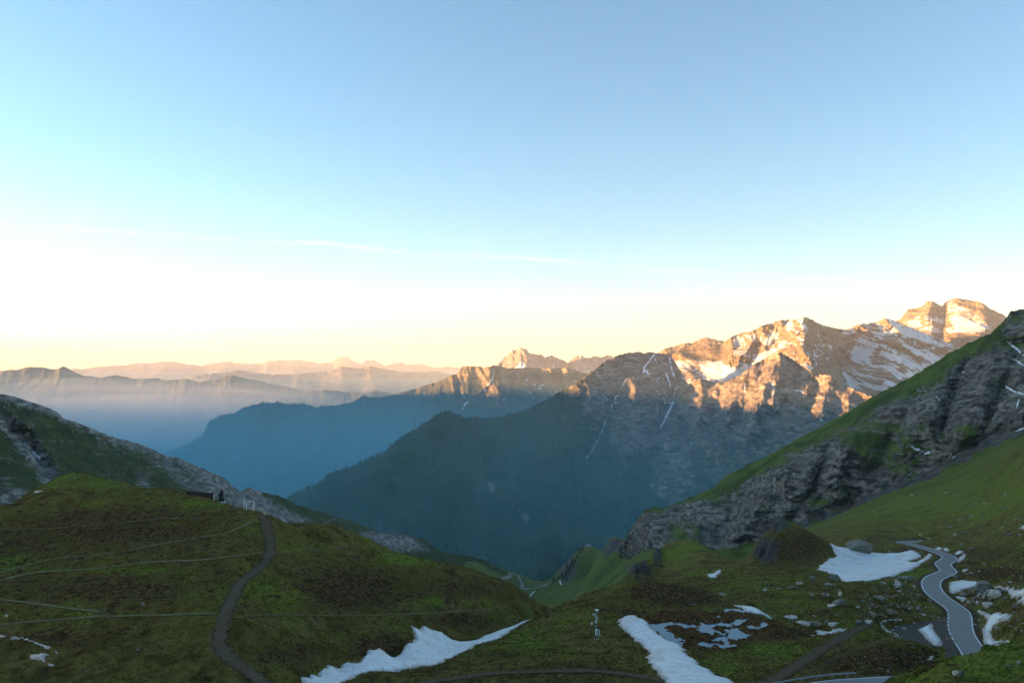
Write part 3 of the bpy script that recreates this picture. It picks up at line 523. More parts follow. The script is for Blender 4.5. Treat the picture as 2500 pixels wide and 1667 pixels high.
# centre hill
cz((854, 1657, -55.3), (882, 1646, -55.3), (936, 1630, -56), (990, 1632, -56.2), (1089, 1613, -58), (1167, 1578, -60.5), (1286, 1516, -65), (1358, 1491, -66.3), (1399, 1472, -64.5), (1439, 1452, -62), (1480, 1435, -60), (1521, 1421, -58.5), (1562, 1415, -57.5), (1585, 1418, -57.3), (1640, 1430, -58), (1713, 1451, -60.3), (1755, 1466, -61.8), (1785, 1476, -62.6))
for u, v, z in [(1439, 1452, -62), (1521, 1421, -58.5), (1585, 1418, -57.3), (1640, 1430, -58), (1713, 1451, -60.3)]:
    d = -z / ((v - VH) / F); ch((u, d * 1.08, z * 1.08 - 5.5))
cz((1000, 1667, -54), (1150, 1640, -55), (1300, 1600, -56.3), (1300, 1667, -52.8), (1200, 1720, -50.5), (1380, 1540, -60), (1457, 1500, -59.3), (1457, 1561, -57.6), (1457, 1620, -54.5), (1480, 1700, -51.5), (1540, 1470, -58.8), (1600, 1470, -58.8), (1660, 1490, -59.2), (1530, 1520, -59.2), (1560, 1570, -58.4), (1520, 1600, -56), (1600, 1640, -54.3), (1680, 1640, -54.6), (1780, 1690, -52.8), (1700, 1600, -57.3))
# bog
cz((1600, 1510, -59.3), (1600, 1540, -59.4), (1660, 1575, -59.2), (1700, 1510, -59.4), (1700, 1540, -59.45), (1760, 1560, -59.3), (1780, 1520, -59.4), (1840, 1520, -59.3), (1840, 1545, -59.2), (1900, 1525, -59.5))
cz((1800, 1590, -57.6), (1900, 1570, -58.9), (1990, 1545, -60.2), (1850, 1650, -54), (1900, 1660, -53.4), (1946, 1625, -55.8), (2010, 1583, -58.6), (2095, 1536, -61.2), (2000, 1640, -54.5), (2070, 1610, -56), (2150, 1580, -58), (2200, 1600, -56), (2140, 1630, -53))
# basin with boulders, knolls, snow field
cz((1800, 1490, -60.5), (1900, 1495, -60.3), (2000, 1500, -60.8), (2000, 1460, -63), (2100, 1480, -62.5), (2100, 1440, -65.5), (1900, 1440, -65.5), (1800, 1440, -66), (1960, 1420, -69), (2040, 1430, -68.5), (2180, 1420, -70.5), (2200, 1470, -66), (2230, 1440, -70.2))
cz((1740, 1415, -72), (1700, 1425, -72), (1650, 1412, -77), (1600, 1405, -82), (1550, 1402, -87), (1525, 1419, -86), (1572, 1379, -89), (1602, 1357, -87.5), (1619, 1332, -83), (1640, 1321, -81), (1683, 1323, -80.5), (1721, 1336, -81), (1755, 1349, -81), (1798, 1370, -80), (1680, 1370, -80.5), (1620, 1375, -84.5))
for u, v, z in [(1602, 1357, -87.5), (1640, 1321, -81), (1683, 1323, -80.5), (1740, 1343, -81), (1530, 1410, -87)]:
    d = -z / ((v - VH) / F); ch((u, d * 1.07, z * 1.07 - 9), (u, d * 1.3, z * 1.3 - 30))
cz((1815, 1376, -79), (1836, 1353, -78.5), (1861, 1315, -73.5), (1887, 1281, -67.5), (1908, 1274, -66), (1942, 1274, -66), (1968, 1289, -68), (2002, 1310, -71.5), (2023, 1323, -74), (2044, 1355, -77.5), (1993, 1391, -74.5), (1900, 1380, -75), (1830, 1400, -74.5), (1920, 1320, -70.5), (1860, 1360, -75.5), (1980, 1350, -74.5))
for u, v, z in [(1861, 1315, -73.5), (1887, 1281, -67.5), (1942, 1274, -66), (1968, 1289, -68), (2002, 1310, -71.5)]:
    d = -z / ((v - VH) / F); ch((u, d * 1.06, z * 1.06 - 9), (u, d * 1.2, z * 1.2 - 22))
cz((2060, 1340, -82), (2130, 1350, -82.5), (2200, 1350, -81.5), (2129, 1380, -79), (2060, 1405, -74.8), (2190, 1395, -75.8), (2240, 1365, -79), (2120, 1318, -88), (2060, 1318, -90))
# road corridor and slopes to the right
ROAD_PX = [(2262, 1321, -92), (2215, 1322.5, -89), (2203, 1323.5, -87.5), (2206, 1325, -86.3), (2223, 1328, -85), (2261, 1338, -82.6), (2295, 1349, -80.3), (2318, 1359.4, -78.6), (2313, 1368, -77.6), (2303.6, 1374, -77), (2305.7, 1383, -76), (2316, 1393.5, -75), (2300, 1402, -74.2), (2278, 1412.6, -73.4), (2273, 1429.6, -72.2), (2286.6, 1451, -71), (2312, 1470, -70), (2337.6, 1489, -69.2), (2344, 1506, -68.6), (2344, 1527, -67.8), (2350, 1548.6, -67), (2363, 1570, -66.4), (2380, 1595, -65.8), (2395, 1625, -65)]
cz(*ROAD_PX[2:-1:2])
cz((2500, 1400, -61), (2500, 1500, -56.5), (2420, 1500, -65.5), (2440, 1450, -66), (2400, 1540, -65), (2400, 1400, -71.5), (2400, 1360, -74.5), (2500, 1340, -62.5), (2350, 1340, -79.5), (2400, 1310, -78), (2500, 1270, -63), (2300, 1310, -84.5), (2300, 1270, -88), (2400, 1240, -79), (2500, 1190, -60), (2620, 1200, -45), (2620, 1400, -48), (2620, 1560, -42),
   (2200, 1295, -93), (2200, 1250, -96), (2300, 1200, -90), (2400, 1150, -72), (2500, 1100, -52), (2620, 1040, -28), (2100, 1290, -101), (2100, 1240, -110), (2000, 1285, -118), (1960, 1300, -128), (2200, 1190, -104), (2050, 1260, -118))
ch((2500, 720, -50), (2404, 750, -68), (2327, 790, -90), (2250, 830, -112), (2136, 860, -135), (2078, 900, -155), (1960, 930, -185), (1830, 860, -190), (1738, 880, -215), (2800, 600, 0))
cz((2150, 1540, -63.6), (2250, 1510, -66.6), (2300, 1560, -65.2), (2240, 1560, -64), (2300, 1500, -68.2))
# nearest slope, bottom right, and the hairpin in front of it
cz((2163, 1667, -45), (2189, 1648.6, -44.6), (2257, 1619, -43.6), (2308, 1597.5, -42.8), (2350, 1587, -42.3), (2393, 1576, -41.8), (2457, 1570, -41.2), (2500, 1561, -40.8), (2620, 1545, -39), (2300, 1667, -39.5), (2400, 1667, -38.3), (2500, 1667, -37.3), (2350, 1625, -40.5), (2500, 1620, -39), (2400, 1760, -35), (2600, 1760, -33))
ch((2257, 140, -54), (2350, 142, -54.5), (2420, 145, -54), (2500, 150, -54), (2350, 165, -62), (2440, 175, -64.5), (2620, 160, -52))
ch((1990, 126, -50), (2080, 128, -50), (2180, 130, -50), (1900, 124, -49.6), (2100, 118, -49.5), (1990, 132, -50.4), (2100, 135, -50.8), (1800, 122, -49.5), (2180, 112, -47.5))
# valley beyond the pass
cd((1240, 1402, 1800), (1290, 1440, 1760), (1300, 1450, 1740), (1370, 1422, 2000), (1290, 1409, 1900), (1191, 1385, 1700), (1147, 1372, 1680), (1450, 1400, 1650), (1416, 1336, 1740), (1446, 1337, 1700), (1474, 1335, 1640), (1494, 1316, 1560), (1521, 1320, 1420), (1500, 1380, 1350), (1400, 1450, 1450), (1358, 1492, 1200), (1440, 1460, 1200), (1560, 1350, 1080), (1580, 1380, 900), (1530, 1430, 780), (1450, 1470, 900), (1399, 1358, 1760), (1378, 1381, 1800), (1358, 1412, 1880), (1330, 1425, 1900))
ch((1416, 1850, -440), (1474, 1760, -400), (1520, 1500, -350), (1395, 1900, -505), (1360, 2000, -535), (1200, 2000, -480), (1100, 2000, -460), (1300, 2200, -580), (1400, 2300, -610), (1500, 2000, -520), (1650, 1500, -330), (1800, 1300, -260), (2000, 1300, -200), (2300, 1200, -120), (2600, 1000, 20), (800, 1500, -400), (600, 1200, -320), (300, 900, -220), (0, 700, -150), (-250, 500, -110), (600, 600, -170), (300, 500, -125), (900, 800, -230), (1100, 1100, -330), (-250, 1200, -250), (1250, 700, -190), (1100, 500, -140), (1650, 600, -165), (1750, 500, -135), (2700, 400, -40), (500, 2200, -560), (2400, 2200, -420), (1500, 2500, -640))
ch((-250, 90, -54), (0, 95, -53), (400, 95, -51.5), (800, 95, -51), (1200, 95, -49.5), (1600, 95, -48), (2000, 90, -45), (2300, 80, -36), (2600, 80, -31), (1400, 110, -50.5), (900, 118, -52), (500, 115, -52))
CT = np.array(CTRL); KX = 2.2
def tps_fit(c):
    q = np.stack([c[:, 0] * KX, c[:, 1]], -1); r2 = ((q[:, None] - q[None]) ** 2).sum(-1); K = 0.5 * r2 * np.log(r2 + 1e-12)
    n = len(c); A = np.zeros((n + 3, n + 3)); A[:n, :n] = K + 2e-4 * np.eye(n); A[:n, n] = 1; A[:n, n + 1:] = q; A[n, :n] = 1; A[n + 1:, :n] = q.T
    return q, np.linalg.solve(A, np.concatenate([c[:, 2], np.zeros(3)]))
TQ, TW = tps_fit(CT)
def tps(c, ld):
    shp = c.shape; q = np.stack([(c * KX).ravel(), ld.ravel()], -1).astype(np.float32); out = np.zeros(len(q), np.float64)
    for i in range(len(TQ)):
        r2 = (q[:, 0] - np.float32(TQ[i, 0])) ** 2 + (q[:, 1] - np.float32(TQ[i, 1])) ** 2
        out += TW[i] * 0.5 * (r2 * np.log(r2 + 1e-12))
    n = len(TQ); out += TW[n] + TW[n + 1] * q[:, 0] + TW[n + 2] * q[:, 1]; return out.reshape(shp)
gc = np.linspace((-420 - CU) / F, (2980 - CU) / F, 1040)
gl = np.concatenate([np.linspace(math.log(62), math.log(118), 44, endpoint=False), np.linspace(math.log(118), math.log(460), 326, endpoint=False), np.linspace(math.log(460), math.log(2600), 200)])
GC, GL = np.meshgrid(gc, gl); GD = np.exp(GL); GX = GC * GD; GY = GD
GZ = tps(GC, GL) * GD
nearw = np.clip(1 - (GD - 500) / 400, 0, 1)
GZ = GZ + nearw * np.clip((400 - GD) / 200, 0, 1) * 0.8 * fbm(GX / 34 + GY / 60, GY / 8.5 + .4 * noise(GX / 20, GY / 20, 213), 3, 215)
GZ = GZ + nearw * (0.75 * fbm(GX / 22, GY / 22, 3, 201) + 0.30 * fbm(GX / 6, GY / 6, 2, 203)) + (1 - nearw) * 5 * fbm(GX / 130, GY / 130, 3, 205)
# steep hummocks and slumps on the left hill and the dark faces
TUSS = nearw * (0.20 * noise(GX / 2.1, GY / 2.1, 207) + 0.13 * noise(GX / 1.0, GY / 1.0, 209))
_U, _V = proj(GX, GY, GZ)
for u, v, a, b, h in ((1870, 1345, 34, 34, 5.5), (1905, 1284, 30, 12, 2.2), (1560, 1395, 30, 22, 7.0), (1605, 1360, 12, 24, 5.0), (1505, 1330, 26, 16, 10.0), (1480, 1345, 16, 10, 8.0), (1385, 1385, 26, 40, 10.0)):
    CR_ = np.exp(-(((_U - u) / a) ** 2 + ((_V - v) / b) ** 2)); CRAG = (CRAG if 'CRAG' in globals() else 0) + CR_
    lam = 5.0 if h < 8 else 22.0; GZ = GZ + h * CR_ * (ridged(GX / lam, GY / lam * .7, 4, 211) - .42) * 1.5
def hit(u, v, Z=None, far=False):
    """first ground met by the sight line through (u, v)"""
    Z = GZ if Z is None else Z
    c, s = cs(u, v); j = (c - gc[0]) / (gc[1] - gc[0]); j0 = int(np.clip(np.floor(j), 0, len(gc) - 2)); t = j - j0
    col = (Z[:, j0] * (1 - t) + Z[:, j0 + 1] * t) / np.exp(gl) - s
    k = np.where(col > 0)[0]
    if far: k = np.where((col[1:] > 0) & (col[:-1] <= 0))[0] + 1; k = k[-1:] if len(k) else k
    if len(k) == 0: return None
    i = max(k[0], 1); f = -col[i - 1] / (col[i] - col[i - 1] + 1e-12); d = math.exp(gl[i - 1] + (gl[i] - gl[i - 1]) * float(np.clip(f, 0, 1)))
    return np.array([c * d, d, s * d])
def hits(pts, far=False): return np.array([h for h in (hit(p[0], p[1], None, far) for p in pts) if h is not None])
def hitn(u, v):
    """like hit, but keeps to the near hill: slides down until it meets it"""
    for k in range(40):
        h = hit(u, v + k)
        if h is not None and h[1] < 420: return h
def hitfar(u, v, dmin=1000.0):
    c, s = cs(u, v); j = (c - gc[0]) / (gc[1] - gc[0]); j0 = int(np.clip(np.floor(j), 0, len(gc) - 2)); t = j - j0
    col = (GZ[:, j0] * (1 - t) + GZ[:, j0 + 1] * t) / np.exp(gl) - s; k = np.where((col > 0) & (np.exp(gl) > dmin))[0]
    if len(k) == 0: return None
    i = k[0]; f = np.clip(-col[i - 1] / (col[i] - col[i - 1] + 1e-12), 0, 1); d = math.exp(gl[i - 1] + (gl[i] - gl[i - 1]) * f); return np.array([c * d, d, s * d])
def ground(x, y, Z=None):
    Z = GZ if Z is None else Z
    x = np.asarray(x, float); y = np.asarray(y, float)
    j = np.clip((x / y - gc[0]) / (gc[1] - gc[0]), 0, len(gc) - 1.001); i = np.clip(np.interp(np.log(y), gl, np.arange(len(gl))), 0, len(gl) - 1.001)
    j0 = np.floor(j).astype(int); i0 = np.floor(i).astype(int); a = j - j0; b = i - i0
    return (Z[i0, j0] * (1 - a) + Z[i0, j0 + 1] * a) * (1 - b) + (Z[i0 + 1, j0] * (1 - a) + Z[i0 + 1, j0 + 1] * a) * b
def near_box(line, r):
    lo = line.min(0) - r; hi = line.max(0) + r
    return (GX > lo[0]) & (GX < hi[0]) & (GY > lo[1]) & (GY < hi[1])
BARE = np.zeros_like(GZ)       # trodden or dug soil
def bench(line, half, fade, strength=1.0, soil=0.0, drop=0.0):
    """level the ground across a road or path"""
    global GZ
    m = near_box(line[:, :2], half + fade); px, py = GX[m], GY[m]
    d, at = polydist(px, py, line); zr = np.interp(at, np.arange(len(line)), line[:, 2]) - drop
    w = (1 - sstep(half, half + fade, d)) * strength
    GZ[m] = GZ[m] * (1 - w) + zr * w; TUSS[m] *= 1 - w
    if soil: BARE[m] = np.maximum(BARE[m], soil * (1 - sstep(half * .8, half + fade * .45, d + 0.5 * noise(px / 1.3, py / 1.3, 31))))
# ---------------------------------------------------------------- roads and paths laid on the ground
def world_line(pts, z=None, n=10):
    if z: l = np.array([P(u, v, -h / ((v - VH) / F)) for u, v, h in pts])
    else: l = hits(pts)
    return smooth_line(l, n)
def relax(line, k=9):
    z = line[:, 2].copy(); line[:, 2] = smooth1(z, k); return line
road_l = world_line(ROAD_PX, True, 10); road_l[:, 2] = smooth1(road_l[:, 2], 11); road_l[6:-6, 0] = smooth1(road_l[:, 0], 9)[6:-6]; road_l[6:-6, 1] = smooth1(road_l[:, 1], 9)[6:-6]
bench(road_l, 4.0, 5.0, soil=0.8, drop=0.06)
low_l = smooth_line([(28, 117.5, -49.6), (40, 124.1, -49.65), (50.6, 128.5, -49.7), (57, 129.8, -49.7), (63, 130.7, -49.75), (72, 131.0, -49.9), (85, 130.0, -50.3)], 14)
bench(low_l, 3.6, 3.0, soil=0.7, drop=0.06)
PATH = [(631, 1253), (647, 1268), (654, 1299), (660, 1330), (656, 1360), (627.5, 1391), (589, 1421), (570, 1456), (555, 1486.5), (543, 1521), (537.6, 1551.5), (536, 1578), (555, 1601), (589, 1628), (631, 1657), (660, 1680)]
path_l = relax(world_line(PATH), 15); bench(path_l, 1.5, 1.3, soil=0.55)
TRACK_R = [(1870, 1672), (1883, 1663), (1946, 1625), (2010, 1583), (2053, 1557), (2095, 1536), (2120, 1524)]
trr_l = relax(world_line(TRACK_R), 15); bench(trr_l, 1.4, 1.6, soil=0.5)
TRACK_B = [(1010, 1675), (1038, 1667), (1123, 1654), (1208, 1644), (1310, 1639), (1412, 1637), (1497, 1642), (1600, 1657.5), (1650, 1672)]
trb_l = relax(world_line(TRACK_B), 15); bench(trb_l, 1.0, 1.4, soil=0.6)
TRAILS = [([(-60, 1296), (0, 1293), (134, 1290), (184, 1284), (306, 1275), (402, 1265), (517, 1266), (566, 1263), (601, 1251)], 0.45),
          ([(-60, 1415), (0, 1398), (130, 1366), (268, 1351), (383, 1330), (478, 1314), (555, 1301), (622, 1268)], 0.6),
          ([(-60, 1424), (0, 1416), (96, 1398), (230, 1389), (375, 1372), (497, 1366), (597, 1354.5), (640, 1350)], 0.8),
          ([(-60, 1530), (0, 1525), (115, 1515), (230, 1506), (363.5, 1502.6), (528, 1498)], 0.6),
          ([(-60, 1456), (0, 1463.5), (96, 1475), (191, 1488), (249, 1494)], 0.6),
          ([(574, 1500), (727, 1502), (882, 1501), (1052, 1499), (1140, 1491), (1200, 1488)], 0.6),
          ([(675, 1350), (740, 1347), (804, 1341), (853, 1333)], 0.45),
          ([(1968, 1642), (2074, 1591), (2140, 1568), (2180, 1557)], 0.7)]
trail_ls = []
for pts, hw in TRAILS:
    l = relax(world_line(pts), 21); trail_ls.append((l, hw)); bench(l, hw, 1.6, strength=0.9, soil=0.45)
# lay-by of gravel beside the road
LAYBY = [(2165, 1524), (2225, 1513), (2278, 1514), (2312, 1504), (2322, 1525), (2334, 1560), (2345, 1588), (2310, 1576), (2268, 1571), (2205, 1546)]
lay_w = hits(LAYBY); lay_z = float(np.median(lay_w[:, 2]))
m = near_box(lay_w[:, :2], 6); sdl = sdf(GX[m], GY[m], lay_w[:, :2])
rd, rat = polydist(GX[m], GY[m], road_l); rz = np.interp(rat, np.arange(len(road_l)), road_l[:, 2]) - 0.08
wl = sstep(-3.0, 0.5, sdl) * sstep(3.4, 4.6, rd); zl = rz - 0.02 * np.maximum(rd - 4, 0)
GZ[m] = GZ[m] * (1 - wl) + zl * wl; TUSS[m] *= 1 - wl; LAYM = np.zeros_like(GZ); LAYM[m] = sstep(-1.2, 0.6, sdl + 0.8 * noise(GX[m] / 2.5, GY[m] / 2.5, 61))

# ponds: hollows in the bog
POND_Z = -59.55
bog = [(1575, 1500), (1640, 1497), (1720, 1496), (1790, 1498), (1850, 1503), (1900, 1520), (1900, 1540), (1850, 1552), (1800, 1556), (1790, 1580), (1700, 1580), (1650, 1578), (1590, 1545)]
bog_w = hits(bog)[:, :2]
m = near_box(bog_w, 8); sb = sdf(GX[m], GY[m], bog_w); wb = sstep(-5, 1.5, sb)
GZ[m] = GZ[m] * (1 - wb) + (POND_Z + 0.24 + 0.34 * fbm(GX[m] / 3.2, GY[m] / 3.2, 4, 63)) * wb; BOG = np.zeros_like(GZ); BOG[m] = wb
PONDS = [[(1585, 1524), (1600, 1520), (1640, 1516), (1648, 1520), (1625, 1527), (1618, 1532), (1600, 1536), (1588, 1530)], [(1612, 1536), (1628, 1538), (1650, 1555), (1668, 1566), (1660, 1572), (1640, 1562), (1622, 1556), (1610, 1545)], [(1702, 1534), (1720, 1530), (1745, 1534), (1752, 1541), (1738, 1544), (1715, 1542)], [(1710, 1520), (1740, 1519), (1752, 1525), (1735, 1528), (1715, 1526)],
         [(1776, 1532), (1795, 1530), (1812, 1541), (1832, 1547), (1822, 1555), (1800, 1557), (1786, 1555), (1776, 1545)], [(1788, 1520), (1800, 1512), (1825, 1508), (1815, 1515), (1800, 1522)], [(1828, 1525), (1850, 1529), (1868, 1524), (1872, 1516), (1866, 1515), (1864, 1523), (1850, 1532), (1835, 1531)], [(1745, 1556), (1760, 1551), (1775, 1556), (1780, 1566), (1765, 1563), (1748, 1560)],
         [(1700, 1569), (1740, 1567), (1775, 1571), (1795, 1574), (1790, 1577), (1740, 1572), (1705, 1572)], [(1760, 1519), (1785, 1523), (1782, 1528), (1762, 1525)], [(1665, 1521), (1690, 1523), (1705, 1526), (1690, 1528), (1668, 1525)], [(1938, 1522), (1950, 1521), (1955, 1526), (1942, 1527)]]
for pl in PONDS:
    w = hits(pl)[:, :2]; m = near_box(w, 3); s_ = sdf(GX[m], GY[m], w) + 1.7 * fbm(GX[m] / 2.4, GY[m] / 2.4, 4, 67) + 0.7 * noise(GX[m] / 1.0, GY[m] / 1.4, 69)
    GZ[m] -= np.clip(sstep(-1.3, 0.9, s_) * 0.75, 0, 1) * (GZ[m] - (POND_Z - 0.25) > 0) * np.minimum(1.0, GZ[m] - (POND_Z - 0.28)) / 0.75

# rock heap beside the road
heap_c = hit(2415, 1470); hd = np.hypot((GX - heap_c[0]) / 9.5, (GY - heap_c[1]) / 9.0)
_rd = np.full(GZ.shape, 99.0); _m = hd < 1.1; _rd[_m] = polydist(GX[_m], GY[_m], road_l[::2])[0]
GZ += sstep(3.8, 6.5, _rd) * np.clip(1 - hd, 0, 1) ** 1.2 * 3.2 * (1 + 0.4 * noise(GX / 2.5, GY / 2.5, 71))
# ditch along the inner side of the road
nrm = np.gradient(road_l[:, :2], axis=0); nrm /= np.linalg.norm(nrm, axis=1, keepdims=True); nrm = np.stack([nrm[:, 1], -nrm[:, 0]], -1)
GZ0 = GZ.copy()
GZ = GZ + TUSS

# ---------------------------------------------------------------- snow patches: thick sheets lying on the ground
sk = NT('old_snow'); n1 = sk.noise(0.35, 5, .6, mapping=((1, .5, 1), (0, 0, .4))); n2 = sk.noise(2.2, 4, .6, mapping=((.5, 1.6, 1), (0, 0, .2))); n3 = sk.noise(0.16, 4, .6)
c = sk.ramp(n2, [(0.18, (.50, .46, .42)), (0.42, (.82, .78, .73)), (0.75, (.93, .90, .86))])
se_ = sk.mask('edge')[0]; c = sk.mix(sk.ramp(sk.math('ADD', se_, sk.math('MULTIPLY', sk.math('SUBTRACT', n2, .5), .7)), [(0.10, .85), (0.55, 0.0)]), c, (.36, .28, .21)); c = sk.mix(sk.ramp(n1, [(0.45, 0.0), (0.75, 0.40)]), c, (.74, .70, .66)); c = sk.mix(sk.ramp(n3, [(0.56, 0.0), (0.75, 0.55)]), c, (.70, .52, .42))
sk.b.inputs['Roughness'].default_value = .75; sk.bump(sk.math('ADD', n2, n1), .5, .25); snow_mat = sk.col(c)
def snow(name, poly, label, thick=0.8, rag=0.9, world=None, rise=0.6, cut=()):
    w = world if world is not None else hits(poly)[:, :2]
    lo = w.min(0) - 3; hi = w.max(0) + 3
    ij = np.argwhere((GX > lo[0]) & (GX < hi[0]) & (GY > lo[1]) & (GY < hi[1]))
    if len(ij) == 0: return None
    (i0, j0), (i1, j1) = ij.min(0), ij.max(0) + 1
    sl = (slice(i0, i1 + 1), slice(j0, j1 + 1)); x, y, z = GX[sl], GY[sl], GZ0[sl]
    s = sdf(x, y, w); s = s + rag * (fbm(x / 3.2, y / 3.2, 4, 301)) + 0.25 * rag * noise(x / .8, y / .8, 303)
    for cp, r in cut:
        for q in hits(cp): s = np.minimum(s, np.hypot(x - q[0], (y - q[1])) - r - 0.5 * noise(x / 1.5, y / 1.5, 305))
    h = np.clip(s * rise, -0.35, 1e9); h = thick * (1 - np.exp(-np.maximum(h, 0) / thick)) + np.minimum(h, 0) + 0.03 * noise(x / 1.1, y / 1.1, 307)
    keep = s > -1.1
    q = grid_quads(*x.shape); ok = keep.ravel()[q].all(1); q = q[ok]
    if len(q) == 0: return None
    vs = np.stack([x, y, z + h], -1).reshape(-1, 3); used, inv = np.unique(q, return_inverse=True)
    me = mesh_np(name, vs[used], inv.reshape(-1, 4)); ev = np.clip(s.ravel()[used] / 2.0, 0, 1); attr(me, 'edge', np.stack([ev] * 4, -1)); o = link(name, me, snow_mat)
    tag(o, label, 'snow patch', 'old snow patches on the pass'); return o

def upx(cx, cy, x0=1500, y0=1200, k=2.352): return (x0 + cx / k, y0 + cy / k)
def U3(pts): return [upx(a, b) for a, b in pts]
snow('snow_field', U3([(1232, 292), (1330, 322), (1400, 340), (1480, 352), (1560, 357), (1640, 352), (1700, 338), (1728, 338), (1765, 372), (1740, 385), (1690, 402), (1725, 408), (1775, 385), (1800, 360), (1822, 358), (1815, 380), (1760, 415), (1660, 462), (1500, 508), (1400, 514), (1310, 512), (1280, 490), (1230, 466), (1165, 451), (1185, 420), (1230, 385), (1275, 370), (1255, 330)]),
     'broad white snow field between the dark conical knoll and the road', 0.7, 1.3, cut=[([upx(1640, 390), upx(1690, 400), upx(1720, 395)], 0.9), ([upx(1255, 425)], .5)])
gx_ = lambda pts: np.array([P(u, v, -z / ((v - VH) / F))[:2] for u, v, z in pts])
snow('snow_patch', None, 'long pale snow tongue lying in the gully at the foot of the left hill', 0.8, 1.5,
     world=gx_([(735, 1668, -55), (760, 1648, -56.3), (800, 1625, -57.5), (850, 1622, -58.5), (880, 1632, -59), (950, 1604, -61), (1005, 1592, -62), (1015, 1565, -62.5), (1003, 1545, -62.2), (1035, 1526, -62.6), (1075, 1527, -63.6), (1110, 1537, -64.5), (1140, 1556, -66.0), (1160, 1558, -66.5), (1172, 1553, -66.6), (1160, 1538, -66.0), (1190, 1540, -67.4), (1215, 1530, -68), (1222, 1524, -68.2), (1260, 1524, -69.5), (1290, 1514, -70.8), (1300, 1530, -69), (1240, 1560, -67.5), (1170, 1585, -64.5), (1090, 1622, -60.5), (1000, 1645, -58.2), (900, 1655, -57), (850, 1662, -56)]))
snow('snow_patch', U3([(28, 728), (60, 715), (110, 712), (150, 730), (195, 745), (200, 775), (245, 815), (290, 845), (330, 865), (380, 885), (400, 900), (420, 935), (480, 985), (560, 1040), (640, 1075), (700, 1096), (760, 1140), (600, 1160), (330, 1160), (260, 1050), (215, 1010), (200, 985), (180, 950), (195, 925), (160, 885), (105, 850), (135, 855), (60, 800), (25, 765)]),
     'steep white snow strip running down beside the boggy ponds', 0.8, 0.9)
snow('snow_patch', U3([(668, 648), (760, 655), (800, 665), (845, 685), (878, 700), (830, 702), (790, 698), (740, 680)]), 'small tapering snow wedge behind the brown heath hill', 0.4, 0.5)
snow('snow_patch', U3([(525, 472), (560, 473), (590, 450), (618, 450), (600, 475), (580, 497), (545, 494)]), 'tiny snow patch in the hollow of the small green knoll', 0.4, 0.6)
snow('snow_patch', U3([(1115, 825), (1180, 808), (1150, 800), (1170, 792), (1230, 800), (1250, 785), (1280, 786), (1350, 785), (1300, 805), (1240, 815), (1170, 822)]), 'thin broken snow ribbon under the flat stones by the bog', 0.25, 0.8)
snow('snow_patch', U3([(1925, 515), (2000, 508), (2080, 515), (2120, 520), (2070, 545), (2010, 560), (1960, 580), (1945, 592), (1922, 570)]), 'snow patch beside the road above the rock heap', 0.5, 0.6)
snow('snow_patch', U3([(1950, 598), (1985, 600), (2030, 615), (2010, 625), (1975, 615)]), 'small snow remnant between the road edge and the rock heap', 0.3, 0.3)
snow('snow_patch', U3([(2170, 532), (2230, 548), (2352, 555), (2480, 560), (2480, 640), (2400, 660), (2352, 660), (2300, 640), (2340, 612), (2260, 585), (2190, 560)]), 'snow sheet to the right of the rock heap at the frame edge', 0.5, 0.6)
snow('snow_patch', U3([(2065, 662), (2090, 672), (2130, 688), (2200, 690), (2270, 700), (2272, 735), (2220, 745), (2180, 765), (2160, 800), (2175, 845), (2200, 850), (2265, 862), (2215, 880), (2160, 880), (2120, 830), (2113, 790), (2140, 740), (2125, 715), (2090, 695)]), 'hooked snow bank with dirty lower edge along the roadside ditch', 0.9, 0.5)
snow('snow_patch', U3([(1740, 792), (1780, 775), (1818, 756), (1828, 762), (1832, 790), (1860, 828), (1882, 856), (1880, 884), (1850, 884), (1830, 878), (1790, 845), (1770, 820)]), 'thick wedge of cleared snow left on the gravel lay-by', 1.1, 0.25, rise=.8)
snow('snow_patch', U3([(1795, 965), (1810, 945), (1830, 940), (1835, 955), (1820, 970)]), 'lone snow lump on the brown bank below the lay-by', 0.5, 0.3, rise=.6)
snow('snow_patch', U3([(1838, 325), (1860, 318), (1885, 322), (1880, 332), (1855, 335)]), 'left of the two small snow scraps above the upper road bend', 0.4, 0.3)
snow('snow_patch', U3([(1885, 330), (1905, 320), (1930, 335), (1915, 342), (1890, 338)]), 'right of the two small snow scraps above the upper road bend', 0.4, 0.3)
snow('snow_patch', U3([(1945, 355), (1975, 338), (2005, 340), (2000, 350), (1965, 362)]), 'flat snow scrap on the slope right of the upper bend', 0.4, 0.3)
snow('snow_patch', U3([(1965, 408), (1980, 375), (2005, 352), (2022, 356), (2010, 385), (1985, 402)]), 'upright snow scrap close to the inside of the upper bend', 0.4, 0.3)
snow('snow_patch', U3([(1995, 450), (2010, 442), (2038, 443), (2025, 455), (2000, 460)]), 'small rounded snow scrap on the slope above the road', 0.4, 0.2)
snow('snow_patch', U3([(2320, 215), (2352, 190), (2400, 190), (2380, 218), (2352, 222)]), 'small snow patch high on the green slope at the right edge', 0.4, 0.3)
c1 = lambda pts: [upx(a, b, 0, 1100, 2.6133) for a, b in pts]
snow('snow_patch', c1([(-60, 1160), (0, 1170), (80, 1180), (180, 1196), (250, 1225), (320, 1245), (345, 1262), (320, 1262), (250, 1240), (160, 1208), (60, 1192), (-60, 1185)]), 'narrow curved snow streak at the lower left edge', 0.35, 0.12, rise=1.2)
snow('snow_patch', c1([(345, 1275), (362, 1270), (378, 1298), (365, 1300)]), 'snow fleck at the tip of the narrow left streak', 0.3, 0.05, rise=1.2)
snow('snow_patch', c1([(178, 1303), (210, 1297), (255, 1300), (262, 1290), (335, 1302), (290, 1310), (280, 1320), (300, 1345), (345, 1365), (405, 1382), (350, 1376), (290, 1350), (230, 1335)]), 'forked snow patch below the narrow streak at lower left', 0.35, 0.12, rise=1.2)

